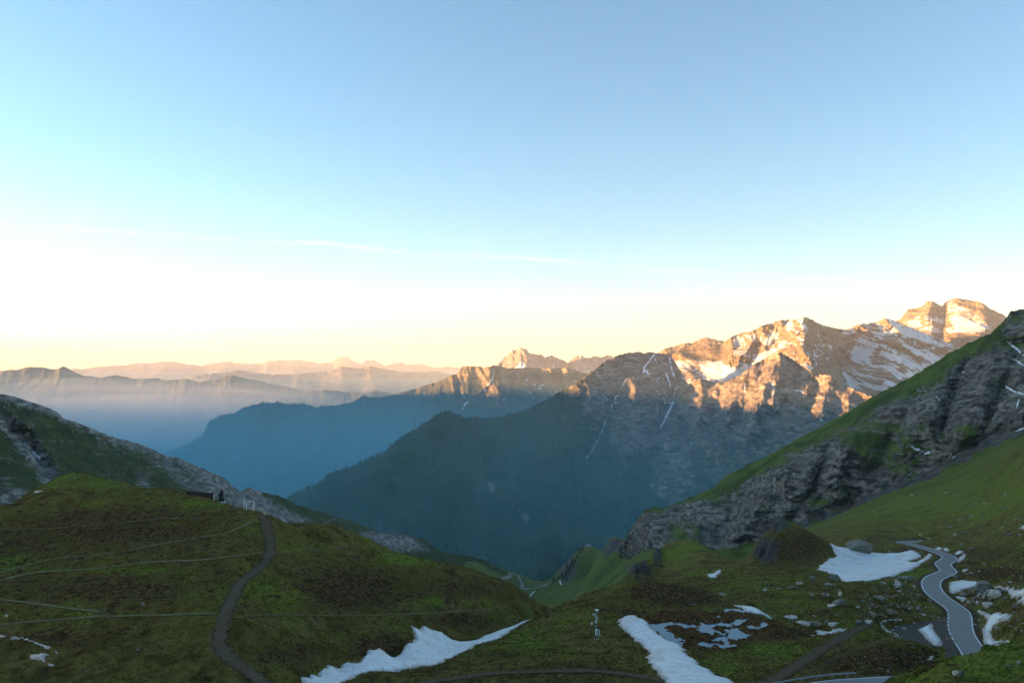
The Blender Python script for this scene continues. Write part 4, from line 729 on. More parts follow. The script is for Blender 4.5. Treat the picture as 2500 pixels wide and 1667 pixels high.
# ---------------------------------------------------------------- turf material
GU, GV = proj(GX, GY, GZ)
def blobs(lst):
    r = np.zeros_like(GZ)
    for u, v, a, b, w in lst: r += w * np.exp(-(((GU - u) / a) ** 2 + ((GV - v) / b) ** 2))
    return r
green = blobs([(2380, 1630, 190, 60, .6), (2500, 1600, 100, 60, .4), (1900, 1590, 120, 40, .45), (2050, 1550, 70, 30, .3), (1760, 1620, 60, 40, .35), (1920, 1440, 140, 45, .30), (1680, 1350, 90, 40, .35), (2150, 1230, 260, 60, .45), (2420, 1180, 200, 70, .45), (1750, 1440, 50, 20, .3), (1350, 1560, 120, 60, .30), (1200, 1630, 200, 30, .25), (760, 1340, 70, 14, .5), (990, 1368, 80, 12, .5), (1080, 1468, 110, 12, .4), (250, 1392, 250, 8, .5), (480, 1580, 120, 25, .35), (330, 1500, 300, 6, .4), (640, 1450, 40, 30, .2), (200, 1180, 200, 18, .35), (500, 1228, 120, 16, .4), (1150, 1420, 60, 20, .15), (2250, 1400, 30, 12, .6), (2200, 1400, 60, 14, .5), (1900, 1500, 80, 15, .1)])
brown = blobs([(300, 1420, 420, 150, .22), (900, 1420, 250, 60, .15), (2090, 1600, 120, 22, .3), (1660, 1455, 95, 26, .95), (1580, 1440, 60, 22, .5), (1950, 1335, 70, 45, .75), (300, 1280, 280, 50, .45), (860, 1440, 110, 45, .65), (1150, 1440, 120, 30, .35), (930, 1575, 75, 30, .7), (1740, 1555, 130, 25, .9), (1930, 1545, 90, 10, .8), (2210, 1610, 90, 30, .75), (2440, 1400, 90, 18, .6), (2380, 1350, 130, 18, .45), (700, 1600, 100, 30, .45), (250, 1440, 200, 30, .25), (560, 1540, 20, 40, .3), (1130, 1515, 80, 18, .7), (1380, 1640, 160, 22, .45), (1240, 1595, 70, 12, .45), (1540, 1500, 30, 15, .5), (2050, 1625, 80, 20, .4), (2000, 1500, 90, 15, .35), (2210, 1345, 40, 14, .5), (30, 1330, 100, 50, .25), (150, 1560, 160, 25, .35), (1480, 1490, 60, 20, .25)])
far = np.clip((GD - 480) / 300, 0, 1); green = np.maximum(green, 0.55 * far); brown *= 1 - far
# soil shows round the snow and along paths
m4 = np.stack([green, brown, np.clip(BARE, 0, 1), BOG], -1); m5 = np.stack([LAYM, far, np.clip(1 - hd, 0, 1), np.clip(CRAG * 1.1, 0, 1)], -1)
tk = NT('alpine_turf'); g_, b_, s_, w_ = tk.mask(); q_ = tk.mask('mask2')
nL = tk.noise(0.045, 4, .6); nM = tk.noise(0.22, 5, .65, dist=.4); nS = tk.noise(1.1, 5, .7); nF = tk.noise(3.2, 4, .75); nH = tk.noise(0.6, 5, .7, mapping=((1, 2.2, 1), (0, 0, 0)))
ad = lambda a, n, k: tk.math('ADD', a, tk.math('MULTIPLY', tk.math('SUBTRACT', n, .5), k))
base = tk.ramp(nM, [(.18, (.072, .050, .014)), (.42, (.150, .106, .028)), (.60, (.205, .160, .040)), (.82, (.300, .225, .078))])
grn = tk.ramp(nS, [(.20, (.066, .084, .011)), (.5, (.190, .232, .028)), (.80, (.330, .345, .062))])
brn = tk.ramp(nS, [(.16, (.040, .024, .010)), (.45, (.085, .050, .020)), (.62, (.145, .082, .030)), (.82, (.30, .215, .10))])
gmx = ad(ad(tk.math('MULTIPLY_ADD', g_, 1.2, .03), nL, 1.6), nH, 1.5); c = tk.mix(tk.ramp(gmx, [(.22, 0.0), (.62, 1.0)]), base, grn)
bmx = ad(ad(tk.math('MULTIPLY', b_, 1.25), nM, 1.5), nH, 1.0); c = tk.mix(tk.ramp(bmx, [(.30, 0.0), (.60, 1.0)]), c, brn)
c = tk.mix(tk.ramp(ad(tk.math('MULTIPLY', w_, .8), nM, 1.2), [(.35, 0.0), (.7, 1.0)]), c, tk.ramp(nS, [(.3, (0.0490, 0.0264, 0.0112)), (.6, (0.1750, 0.0853, 0.0300)), (.8, (0.2275, 0.1318, 0.0438))]))
c = tk.mix(tk.ramp(ad(s_, nS, .9), [(.35, 0.0), (.62, 1.0)]), c, tk.ramp(nF, [(.3, (0.0525, 0.0357, 0.0200)), (.7, (0.1663, 0.1209, 0.0750))]))
c = tk.mix(tk.ramp(ad(q_[0], nS, .5), [(.4, 0.0), (.6, 1.0)]), c, tk.ramp(nF, [(.3, (0.0963, 0.0806, 0.0600)), (.7, (0.2275, 0.1938, 0.1475))]))
c = tk.mix(tk.ramp(ad(q_[2], nS, 1.4), [(.35, 0.0), (.6, 1.0)]), c, tk.ramp(nS, [(.3, (0.0525, 0.0341, 0.0187)), (.7, (0.1925, 0.1318, 0.0750))]))
# sparse pale stones and flowers, shade between tussocks painted in as dark specks
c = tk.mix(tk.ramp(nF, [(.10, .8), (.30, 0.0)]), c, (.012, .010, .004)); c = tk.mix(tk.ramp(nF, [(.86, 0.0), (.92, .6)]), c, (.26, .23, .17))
c0_ = None
farc = tk.ramp(tk.noise(.012, 5, .6), [(.3, (.085, .108, .022)), (.55, (.120, .148, .030)), (.75, (.160, .170, .042))]); c = tk.mix(q_[1], c, farc)
c = tk.mix(tk.ramp(ad(q_[3], nS, 1.2), [(.4, 0.0), (.65, 1.0)]), c, tk.ramp(nF, [(.2, (.03, .028, .025)), (.5, (.12, .105, .09)), (.8, (.25, .22, .19))]))
tk.bump(tk.math('ADD', tk.math('MULTIPLY', nS, 1.0), tk.math('MULTIPLY', nF, .6)), 1.0, .55)
turf = tk.col(c)
me = mesh_np('hills', np.stack([GX, GY, GZ], -1).reshape(-1, 3), grid_quads(*GX.shape)); attr(me, 'mask', m4); attr(me, 'mask2', m5)
HILLS = tag(link('hills', me, turf), kind='structure')

# ---------------------------------------------------------------- road surfaces
ak = NT('worn_asphalt'); n1 = ak.noise(.5, 5, .6); n2 = ak.noise(6, 4, .7); ak.b.inputs['Roughness'].default_value = .8
ak.bump(n2, .3, .03); asphalt = ak.col(ak.mix(ak.ramp(n1, [(.3, 0.0), (.7, .6)]), ak.ramp(n2, [(.3, (.230, .222, .205)), (.7, (.300, .288, .268))]), (.255, .242, .220)))
paint = simple_mat('road_paint', (.72, .72, .70), .6, .15, 2.0)
dk = NT('track_soil'); n1 = dk.noise(.8, 5, .65); n2 = dk.noise(5, 4, .7); dk.bump(dk.math('ADD', n1, n2), .6, .15); dk.edge_cut(1.3)
track_mat = dk.col(dk.mix(dk.ramp(n1, [(.35, 0.0), (.65, .6)]), dk.ramp(n2, [(.3, (.070, .049, .032)), (.7, (.165, .120, .082))]), (.10, .070, .036)))
tk2 = NT('trail_grass'); n2 = tk2.noise(2, 4, .7); tk2.edge_cut(1.0, .5); trail_mat = tk2.col(tk2.ramp(n2, [(.3, (.10, .085, .032)), (.7, (.20, .165, .075))]))
def resample(line, step):
    s = np.concatenate([[0], np.cumsum(np.linalg.norm(np.diff(line[:, :2], axis=0), axis=1))]); n = max(3, int(s[-1] / step)); q = np.linspace(0, s[-1], n)
    return np.stack([np.interp(q, s, line[:, k]) for k in range(3)], -1), q
def side(line):
    t = np.gradient(line[:, :2], axis=0); t /= np.linalg.norm(t, axis=1, keepdims=True) + 1e-9; return np.stack([t[:, 1], -t[:, 0]], -1)
def ribbon(name, line, offs, mat, lift, parent=None, step=1.0, drape=True, ragged=0.0, a=None, b=None, dash=None):
    L, q = resample(line, step)
    if a is not None: k = (q >= a) & (q <= b); L, q = L[k], q[k]
    nr = side(L); offs = np.asarray(offs, float); O = np.broadcast_to(offs, (len(L), len(offs))).copy()
    if ragged:
        for e in (0, -1): O[:, e] += ragged * fbm(q / 1.7, q * 0 + e * 9 + len(L), 3, 41)
    x = L[:, 0:1] + nr[:, 0:1] * O; y = L[:, 1:2] + nr[:, 1:2] * O
    z = (ground(x, y) if drape else L[:, 2:3] + 0 * O) + lift
    if drape: z = np.maximum(z, L[:, 2:3] + lift) if drape == 'max' else z
    qd = grid_quads(len(L), len(offs))
    if dash: seg = np.repeat((q[:-1] % dash[0]) < dash[1], len(offs) - 1); qd = qd[seg]
    me = mesh_np(name, np.stack([x, y, z], -1).reshape(-1, 3), qd[:, ::-1]); ed = np.abs(offs) / np.abs(offs).max() + 0 * O; attr(me, 'edge', np.stack([ed] * 4, -1))
    o = link(name, me, mat, parent)
    if parent is None: tag(o, kind='structure')
    return o
RL = float(np.sum(np.linalg.norm(np.diff(road_l[:, :2], axis=0), axis=1)))
rd1 = ribbon('road', road_l, np.linspace(-3.1, 3.1, 7), asphalt, 0.03, drape=False)
# the far-to-near line runs with its right side towards the valley
Lr, qr = resample(road_l, 1.0); ur, vr = proj(Lr[:, 0], Lr[:, 1], Lr[:, 2])
qa, qb = float(np.interp(1497, vr[30:], qr[30:])), float(np.interp(1572, vr[30:], qr[30:]))
nrr = side(Lr); k = len(Lr) // 2; lay_c = lay_w[:, :2].mean(0); sgn = 1 if (lay_c - Lr[int(qa) + 5, :2]) @ nrr[int(qa) + 5] > 0 else -1
for (e0, e1) in ((0, qa), (qb, RL)): ribbon('edge_line', road_l, np.array([2.68, 2.94]) * sgn, paint, 0.042, rd1, drape=False, a=e0, b=e1)
ribbon('edge_line', road_l, np.array([2.66, 2.96]) * sgn, paint, 0.042, rd1, drape=False, a=qa, b=qb, dash=(5.0, 2.6), step=.5)
ribbon('edge_line', road_l, np.array([-2.94, -2.68]) * sgn, paint, 0.042, rd1, drape=False)
rd2 = ribbon('road', low_l, np.linspace(-3.0, 3.0, 7), asphalt, 0.03, drape=False)
for s0 in (-1, 1): ribbon('edge_line', low_l, np.sort(np.array([2.68, 2.86]) * s0), paint, 0.042, rd2, drape=False)
ribbon('path', path_l, np.linspace(-1.7, 1.7, 11), track_mat, 0.10, ragged=.9, step=.6)
ribbon('dirt_track', trr_l, np.linspace(-1.7, 1.7, 11), track_mat, 0.10, ragged=.45, step=.6)
ribbon('dirt_track', trb_l, np.linspace(-1.1, 1.1, 7), track_mat, 0.10, ragged=.5, step=.6)
for l, hw in trail_ls[:-1]: ribbon('foot_trail', l, np.linspace(-hw * 1.3, hw * 1.3, 7), trail_mat, 0.11, ragged=hw * .6, step=.7)
VR = [(1212, 1418), (1219, 1416), (1236, 1410), (1245.6, 1406), (1242.5, 1402.5), (1251, 1400.8), (1263, 1404), (1268.6, 1413), (1274, 1424), (1276.5, 1429), (1270, 1434), (1275, 1437), (1291.6, 1436), (1322, 1430.5), (1337.5, 1426), (1343, 1421.5), (1357.6, 1411)]
vr_l = smooth_line([hitfar(*q) for q in VR], 10); ribbon('valley_road', vr_l, np.linspace(-3.2, 3.2, 5), asphalt, 0.7, step=4)
wk = NT('pond_water'); wk.b.inputs['Roughness'].default_value = .04; wk.b.inputs['Specular IOR Level'].default_value = .5; wk.b.inputs['IOR'].default_value = 1.36
wk.bump(wk.noise(2.5, 3), .03, .05); water = wk.col((.05, .12, .16))
lo = bog_w.min(0) - 4; hi = bog_w.max(0) + 6
ang = np.linspace(0, 2 * np.pi, 64, endpoint=False); cx_, cy_ = (lo + hi) / 2
px_, py_ = np.meshgrid(np.linspace(lo[0], hi[0], 30), np.linspace(lo[1], hi[1], 30)); okw = sdf(px_, py_, bog_w) > -3
qd = grid_quads(30, 30); qd = qd[okw.ravel()[qd].all(1)]
tag(link('pond', mesh_np('pond', np.stack([px_, py_, px_ * 0 + POND_Z], -1).reshape(-1, 3), qd), water), kind='structure')
foam = simple_mat('white_water', (.62, .66, .68), .5, .3, .3)
for pts, w in (([(1293, 1455), (1298, 1450), (1303, 1445), (1307, 1442)], 3.0), ([(1366, 1417), (1368, 1422), (1371, 1427)], 2.2)):
    ribbon('stream', smooth_line([hitfar(*q) for q in pts], 8), np.linspace(-w / 2, w / 2, 3), foam, 0.7, step=3, ragged=1.5)
# ---------------------------------------------------------------- added unseen ridge beyond the left edge, shaped to shade the pass
OCC = [(-4700, -3000, 620), (-4700, 0, 640), (-4700, 1500, 645), (-4800, 3200, 570), (-5000, 4600, 450), (-5400, 6200, 440), (-6300, 8300, 380), (-6800, 9050, 330), (-7150, 9600, 60), (-7400, 10000, -400)]
def build_occ():
    c = smooth_line(OCC, 24); n = len(c); t = np.gradient(c[:, :2], axis=0); t /= np.linalg.norm(t, axis=1, keepdims=True)
    nr = np.stack([t[:, 1], -t[:, 0]], -1); off = np.linspace(-2200, 1500, 90)
    S, O = np.meshgrid(np.arange(n), off, indexing='ij')
    x = c[S, 0] + nr[S, 0] * O; y = c[S, 1] + nr[S, 1] * O
    fall = np.where(O > 0, 1.05, 0.75); z = c[S, 2] - fall * np.abs(O) + 18 * (ridged(x / 900, y / 900, 4, 5) - .45) * 2
    z = np.maximum(z, -940)
    me = mesh_np('shading_ridge', np.stack([x, y, z], -1).reshape(-1, 3), grid_quads(n, len(off)))
    m4 = np.zeros((n * len(off), 4)); m4[:, 1] = 0.45; attr(me, 'mask', m4)
    tag(link('shading_ridge', me, front_mat), kind='structure')
build_occ()
# valley floor out to the horizon
gm = NT('valley_floor'); gm.col(gm.ramp(gm.noise(0.004, 6), [(0.35, (.02, .035, .016)), (0.6, (.05, .07, .03)), (.7, (.09, .10, .045))]))
gx = np.linspace(-40000, 40000, 81); X, Y = np.meshgrid(gx, np.linspace(-4000, 40000, 60)); Z = -955 + 6 * fbm(X / 900, Y / 900, 3, 2)
tag(link('ground', mesh_np('ground', np.stack([X, Y, Z], -1).reshape(-1, 3), grid_quads(*X.shape)), gm.m), kind='structure')
# the air
bm = bmesh.new(); box(bm, (0, 18500, -80), (84000, 48000, 1780)); hz = link('haze', bm_mesh('haze', bm)); tag(hz, kind='stuff')
hm = bpy.data.materials.new('haze_air'); hm.use_nodes = True; t = hm.node_tree; t.nodes.clear()
vo = t.nodes.new('ShaderNodeVolumePrincipled'); vo.inputs['Density'].default_value = HAZE_DENSITY; vo.inputs['Color'].default_value = HAZE_COLOR; vo.inputs['Anisotropy'].default_value = 0.0
t.links.new(vo.outputs[0], t.nodes.new('ShaderNodeOutputMaterial').inputs['Volume']); hz.data.materials.append(hm)

# denser blue air filling the valley beyond the pass, and a mist bank in the far valley on the left
def air(bm, density, colour, label, matname):
    o = link('haze', bm_mesh('haze', bm, True)); tag(o, label, 'haze', kind='stuff')
    mm = bpy.data.materials.new(matname); mm.use_nodes = True; t = mm.node_tree; t.nodes.clear()
    vo = t.nodes.new('ShaderNodeVolumePrincipled'); vo.inputs['Density'].default_value = density; vo.inputs['Color'].default_value = colour
    t.links.new(vo.outputs[0], t.nodes.new('ShaderNodeOutputMaterial').inputs['Volume']); o.data.materials.append(mm)
YE = lambda k: 7600 + 40 * k + (5400 if k > 4 else 0)
for k_, (top_, y0_, dens) in enumerate(((-420, 1600, 6e-5), (-330, 1700, 5.5e-5), (-250, 1800, 4.6e-5), (-180, 1950, 3.4e-5), (-110, 2100, 2.6e-5), (-40, 2300, 2.0e-5), (40, 2500, 1.5e-5))):
    bm = bmesh.new(); box(bm, (-500 - (2500 if k_ > 4 else 0), (y0_ + YE(k_)) / 2, (top_ - 957 - k_) / 2), (19000 + 20 * k_ + (5000 if k_ > 4 else 0), YE(k_) - y0_, top_ + 957 + k_))
    air(bm, dens, (.22, .80, 1, 1) if k_ < 5 else (.55, .84, 1, 1), 'blue hazy air filling the deep valley, layer %s' % ('lowest', 'second from below', 'third from below', 'fourth from below', 'fifth from below', 'second from the top', 'topmost')[k_], 'valley_air')
for (rx, ry, rz, cz_, dens, sd_) in ((3600, 2300, 480, -560, 1.3e-4, 0), (3000, 1700, 310, -590, 2.6e-4, 5)):
    bm = bmesh.new(); bmesh.ops.create_icosphere(bm, subdivisions=4, radius=1.0)
    for v in bm.verts:
        q = v.co.copy(); k_ = 1 + .22 * mathutils.noise.fractal(q * 2.2 + mathutils.Vector((sd_, 0, 0)), 1.0, 2.0, 3); v.co = mathutils.Vector((q.x * rx * k_ - 5000, q.y * ry * k_ + 10200, q.z * rz * k_ + cz_))
    air(bm, dens, (.85, .93, 1, 1), 'pale mist bank lying in the far valley on the left' if sd_ else 'thin mist spreading above the bank in the far left valley', 'mist_air')
# ---------------------------------------------------------------- boulders
rk = NT('lichen_rock'); n1 = rk.noise(1.4, 6, .7); n2 = rk.noise(.35, 4, .6); rk.bump(n1, .8, .25)
rock_mat = rk.col(rk.mix(rk.ramp(n2, [(.35, 0.0), (.7, .6)]), rk.ramp(n1, [(.25, (.10, .086, .066)), (.5, (.27, .24, .19)), (.75, (.47, .43, .36))]), (.19, .18, .11)))
rk = NT('brown_rock'); n1 = rk.noise(1.6, 6, .7); rk.bump(n1, .8, .25); rock_brown = rk.col(rk.ramp(n1, [(.25, (.08, .058, .036)), (.5, (.23, .17, .115)), (.75, (.43, .34, .25))]))
rk = NT('pale_rock'); n1 = rk.noise(1.6, 6, .7); rk.bump(n1, .6, .2); rock_pale = rk.col(rk.ramp(n1, [(.25, (.27, .23, .17)), (.5, (.50, .44, .36)), (.75, (.66, .60, .52))]))
def boulder_mesh(seed, mat, sub=2, flat=1.0, name='boulder'):
    r = random.Random(seed); bm = bmesh.new(); bmesh.ops.create_icosphere(bm, subdivisions=sub, radius=0.5)
    cuts = [(mathutils.Vector((r.gauss(0, 1), r.gauss(0, 1), r.gauss(0, .8))).normalized(), r.uniform(.17, .36)) for _ in range(11)]
    for v in bm.verts:
        co = v.co.copy()
        for n, d in cuts:
            e = co.dot(n) - d
            if e > 0: co -= n * e * .92
        v.co = co + v.co.normalized() * 0.05 * mathutils.noise.noise(v.co * 5 + mathutils.Vector((seed, 0, 0)))
        v.co.z *= flat
    zs = [v.co.z for v in bm.verts]; xs = [v.co.x for v in bm.verts]; z0, z1 = min(zs), max(zs); w = max(xs) - min(xs)
    for v in bm.verts: v.co = mathutils.Vector((v.co.x / w, v.co.y / w, (v.co.z - z0) / (z1 - z0)))
    me = bm_mesh(name, bm, False); me.materials.append(mat); return me
BM = {k: [boulder_mesh(10 * q + i, m) for i in range(7)] for q, (k, m) in enumerate((('grey', rock_mat), ('brown', rock_brown), ('pale', rock_pale)))}
SM = {k: [boulder_mesh(50 * q + i, m, 1) for i in range(6)] for q, (k, m) in enumerate((('grey', rock_mat), ('brown', rock_brown), ('pale', rock_pale)))}
def stone(u, v, wpx, hpx, label=None, kind='grey', group=None, name='boulder', small=False, pos=None, tilt=0.12):
    p = hitn(u, v + hpx * .5) if pos is None else pos
    if p is None: return
    me = random.choice((SM if small else BM)[kind]); o = bpy.data.objects.new(name, me); COL.objects.link(o)
    k = p[1] / F; w = wpx * k; h = max(hpx * k * 1.25, .12)
    o.scale = (w, w * random.uniform(.65, .95), h); o.location = (p[0], p[1] + w * .2, float(ground(p[0], p[1] + w * .2)) - h * .16)
    o.rotation_euler = (random.uniform(-tilt, tilt), random.uniform(-tilt, tilt), random.uniform(0, 6.28) if abs(w - h) < w * .5 else random.uniform(-.5, .5))
    tag(o, label, 'boulder' if w > 1.0 else 'stone', group); return o
def s3(cx, cy, w, h, *a, **k): return stone(*upx(cx, cy), w / 2.352, h / 2.352, *a, **k)
s3(1420, 322, 150, 68, 'huge grey boulder at the upper edge of the snow field')
s3(1488, 322, 36, 34, 'upright grey block at the right side of the huge boulder')
s3(1145, 498, 36, 30, 'squat dark boulder on the grass left of the snow tip')
s3(1258, 495, 70, 40, 'broad grey boulder touching the lower left corner of the snow field')
s3(1062, 528, 42, 18, 'pale flat-topped stone below the dark knoll', 'pale')
s3(1035, 552, 66, 18, 'low wide slab lying in front of the pale flat-topped stone')
s3(950, 562, 40, 16, 'grey slab between the low wide slab and the small pale stone')
s3(868, 562, 32, 13, 'small pale stone below the foot of the dark knoll', 'pale')
s3(628, 590, 44, 9, 'thin flat slab on the grass above the snow wedge')
s3(1298, 590, 30, 30, 'upright rounded pale boulder in the middle of the boulder meadow', 'pale')
s3(1220, 592, 46, 22, 'mossy low boulder just left of the upright pale one')
s3(1135, 590, 26, 22, 'small mossy boulder farthest left in the middle boulder row')
s3(1250, 535, 66, 16, 'flat grey slab below the lower snow edge')
s3(1290, 640, 96, 30, 'large tilted slab boulder in the middle of the meadow')
s3(1250, 655, 50, 10, 'thin pale plate at the foot of the large tilted slab', 'pale')
s3(1475, 630, 28, 24, 'round grey boulder between the tilted slab and the road')
s3(1522, 615, 48, 22, 'grey boulder above and right of the round one')
s3(1640, 526, 60, 42, 'knobbly pale boulder pile nearest the snow field right end', 'pale')
s3(1692, 495, 90, 22, 'dark jagged outcrop slab above the knobbly pale boulder')
s3(1018, 722, 72, 16, 'long pale flat slab above the bog stream', 'pale')
s3(1090, 756, 78, 22, 'pale slab at the left end of the stone row by the bog', 'pale')
s3(1165, 758, 72, 28, 'grey humped boulder second in the row by the bog')
s3(1222, 747, 32, 24, 'dark round boulder third in the row by the bog')
s3(1262, 764, 62, 16, 'pale flat stone at the right end of the row by the bog', 'pale')
s3(1400, 750, 52, 20, 'grey slab above the thin broken snow ribbon')
s3(1465, 750, 52, 13, 'flat pale slab left of the stone border', 'pale')
s3(1600, 698, 60, 30, 'heap-like brown boulder above the stone border', 'brown')
s3(1490, 702, 44, 22, 'brown boulder left of the heap-like one', 'brown')
s3(1990, 1046, 60, 30, 'dark grey boulder on the bright grass at bottom right')
s3(1963, 1044, 34, 26, 'pale half of the boulder pair on the bright grass', 'pale')
s3(2325, 982, 30, 22, 'pale stone on the near slope at the right edge', 'pale')
s3(2270, 1000, 40, 12, 'low grey stone left of the pale stone on the near slope')
s3(1575, 1036, 30, 20, 'small black rock beside the lower road', 'grey')
s3(2065, 325, 40, 16, 'grey stone on the slope above the upper road bend')
s3(2275, 245, 52, 16, 'long grey stone high on the right slope')
s3(2130, 410, 26, 13, 'small grey stone on the slope above the rock heap')
s3(1965, 490, 40, 18, 'grey stone at the top corner of the roadside snow')
s3(2285, 708, 30, 10, 'pale stone right of the hooked snow bank', 'pale')
stone(93, 1202, 20, 6, 'pale rock outcrop on the left shoulder of the left hill', 'pale')
stone(172, 1168, 26, 3, 'grey rocks breaking the very top of the left hill')
stone(14, 1505, 9, 8, 'lone white stone at the far left edge', 'pale')
stone(820, 1634, 14, 10, 'dark rock stuck at the edge of the long snow tongue')
# rock heap by the road
for cx, cy, w, h, lab, kd in ((2120, 545, 90, 62, 'pointed dark rock crowning the roadside rock heap', 'grey'), (2190, 592, 70, 36, 'big pale block in the roadside rock heap', 'pale'), (2075, 575, 60, 30, 'brown rock left of the pointed top of the heap', 'brown'), (2160, 648, 56, 34, 'tan boulder low in the middle of the rock heap', 'pale'), (2310, 650, 60, 24, 'dark flat rock at the right foot of the heap', 'brown'), (2010, 590, 44, 22, 'brown block at the left foot of the heap', 'brown')):
    s3(cx, cy, w, h, lab, kd, tilt=.4)
rs = random.Random(3)
for i in range(58):
    a = rs.uniform(0, 6.28); r = abs(rs.gauss(0, .55)); x = heap_c[0] + 9 * r * math.cos(a); y = heap_c[1] + 8 * r * math.sin(a)
    if np.min(np.hypot(road_l[:, 0] - x, road_l[:, 1] - y)) < 4: continue
    sz = rs.uniform(.5, 1.7); k = F / y
    stone(0, 0, sz * k, sz * .6 * k, 'brown broken stone lying in the roadside rock heap', rs.choice(['brown', 'brown', 'grey', 'pale']), 'loose stones of the rock heap', 'stone', True, np.array([x, y, 0]), .5)
# border of pale stones round the lay-by
for k, (cx, cy, w, h) in enumerate([(1640, 738, 26, 6), (1612, 739, 24, 7), (1585, 741, 24, 8), (1560, 744, 22, 9), (1540, 750, 22, 10), (1534, 762, 20, 12), (1542, 774, 20, 12), (1552, 786, 22, 13), (1566, 797, 20, 11), (1583, 805, 26, 10), (1610, 814, 18, 11), (1628, 830, 22, 18), (1650, 832, 14, 8)]):
    s3(cx, cy, w, h, 'pale stone in the row edging the gravel lay-by', 'pale', 'border stones of the lay-by', 'stone', True)
# loose stones in the meadow
area = hits(U3([(1380, 600), (1480, 560), (1560, 500), (1660, 470), (1760, 480), (1790, 560), (1880, 640), (1900, 690), (1780, 720), (1650, 735), (1540, 740), (1420, 735), (1330, 690)]))[:, :2]
lo, hi = area.min(0), area.max(0); n = 0
while n < 120:
    x, y = rs.uniform(lo[0], hi[0]), rs.uniform(lo[1], hi[1])
    if not inpoly(np.array([x]), np.array([y]), area)[0] or np.min(np.hypot(road_l[:, 0] - x, road_l[:, 1] - y)) < 4.5: continue
    n += 1; sz = min(1.9, .45 + rs.expovariate(2.6)); k = F / y
    stone(0, 0, sz * k, sz * rs.uniform(.25, .6) * k, 'loose grey stone strewn on the grass left of the road', rs.choice(['grey', 'grey', 'pale', 'brown']), 'loose stones strewn left of the road', 'stone', True, np.array([x, y, 0]), .3)
area = hits(U3([(900, 480), (1200, 560), (1380, 560), (1300, 720), (1000, 720), (700, 620)]))[:, :2]; lo, hi = area.min(0), area.max(0); n = 0
while n < 16:
    x, y = rs.uniform(lo[0], hi[0]), rs.uniform(lo[1], hi[1])
    if not inpoly(np.array([x]), np.array([y]), area)[0]: continue
    n += 1; sz = rs.uniform(.3, .9); k = F / y; stone(0, 0, sz * k, sz * .4 * k, 'little stone dotting the meadow below the dark knoll', rs.choice(['grey', 'pale']), 'little stones of the meadow', 'stone', True, np.array([x, y, 0]), .3)
n = 0
while n < 60:
    u, v = rs.uniform(2130, 2500), rs.uniform(1180, 1560); p = hit(u, v)
    if p is None or np.min(np.hypot(road_l[:, 0] - p[0], road_l[:, 1] - p[1])) < 5 or v > 1570 - .1 * (u - 2300): continue
    if u < 2330 and v > 1390: continue
    n += 1; sz = rs.uniform(.4, 1.5) * (p[1] / 260); k = F / p[1]; stone(0, 0, sz * k, sz * .4 * k, 'small pale stone on the green slope right of the road', rs.choice(['pale', 'grey']), 'stones dotting the right slope', 'stone', True, p, .3)
def stone_scatter(name, region, n, smin, smax, mats, label, seed, cond=None):
    """countless little stones: one object"""
    r = random.Random(seed); vs, fs, off = [], [], 0; src = SM['grey'] ; got = 0; tries = 0
    while got < n and tries < n * 20:
        tries += 1; p = hit(r.uniform(region[0], region[1]), r.uniform(region[2], region[3]))
        if p is None or p[1] > 480 or (cond and not cond(p)) or np.min(np.hypot(road_l[:, 0] - p[0], road_l[:, 1] - p[1])) < 3.6: continue
        if any(np.min(np.hypot(l[::3, 0] - p[0], l[::3, 1] - p[1])) < 1.6 for l in (path_l, trr_l, low_l)): continue
        got += 1; me = r.choice(src); co = np.zeros(len(me.vertices) * 3); me.vertices.foreach_get('co', co); co = co.reshape(-1, 3); s0 = r.uniform(smin, smax) * (1 + .8 * (r.random() > .9)); a = r.uniform(0, 6.28)
        co = co * np.array([s0, s0 * .8, s0 * r.uniform(.3, .6)]); co = np.stack([co[:, 0] * math.cos(a) - co[:, 1] * math.sin(a), co[:, 0] * math.sin(a) + co[:, 1] * math.cos(a), co[:, 2]], -1) + np.array([p[0], p[1], float(ground(p[0], p[1])) - s0 * .1])
        ix = np.zeros(len(me.loops), np.int32); me.loops.foreach_get('vertex_index', ix); vs.append(co); fs.append(ix.reshape(-1, 3) + off); off += len(co)
    tag(link(name, mesh_np(name, np.concatenate(vs), None, False, np.concatenate(fs)), mats), label, 'stones', kind='stuff')
stone_scatter('stones', (2060, 2320, 1580, 1655), 120, .15, .5, rock_brown, 'little stones strewn over the brown bank below the lay-by', 1, lambda p: p[1] > 134)
stone_scatter('stones', (0, 1330, 1240, 1660), 420, .12, .4, rock_mat, 'little stones scattered in the heath of the left hill', 2)
stone_scatter('stones', (1640, 2300, 1400, 1530), 420, .15, .5, rock_mat, 'little stones scattered over the boulder meadow', 3)
stone_scatter('stones', (2150, 2500, 1180, 1560), 380, .2, .7, rock_pale, 'little pale stones dotting the slope right of the road', 4)
stone_scatter('stones', (1250, 1900, 1430, 1660), 160, .1, .3, rock_mat, 'little stones in the turf of the centre hill', 5)
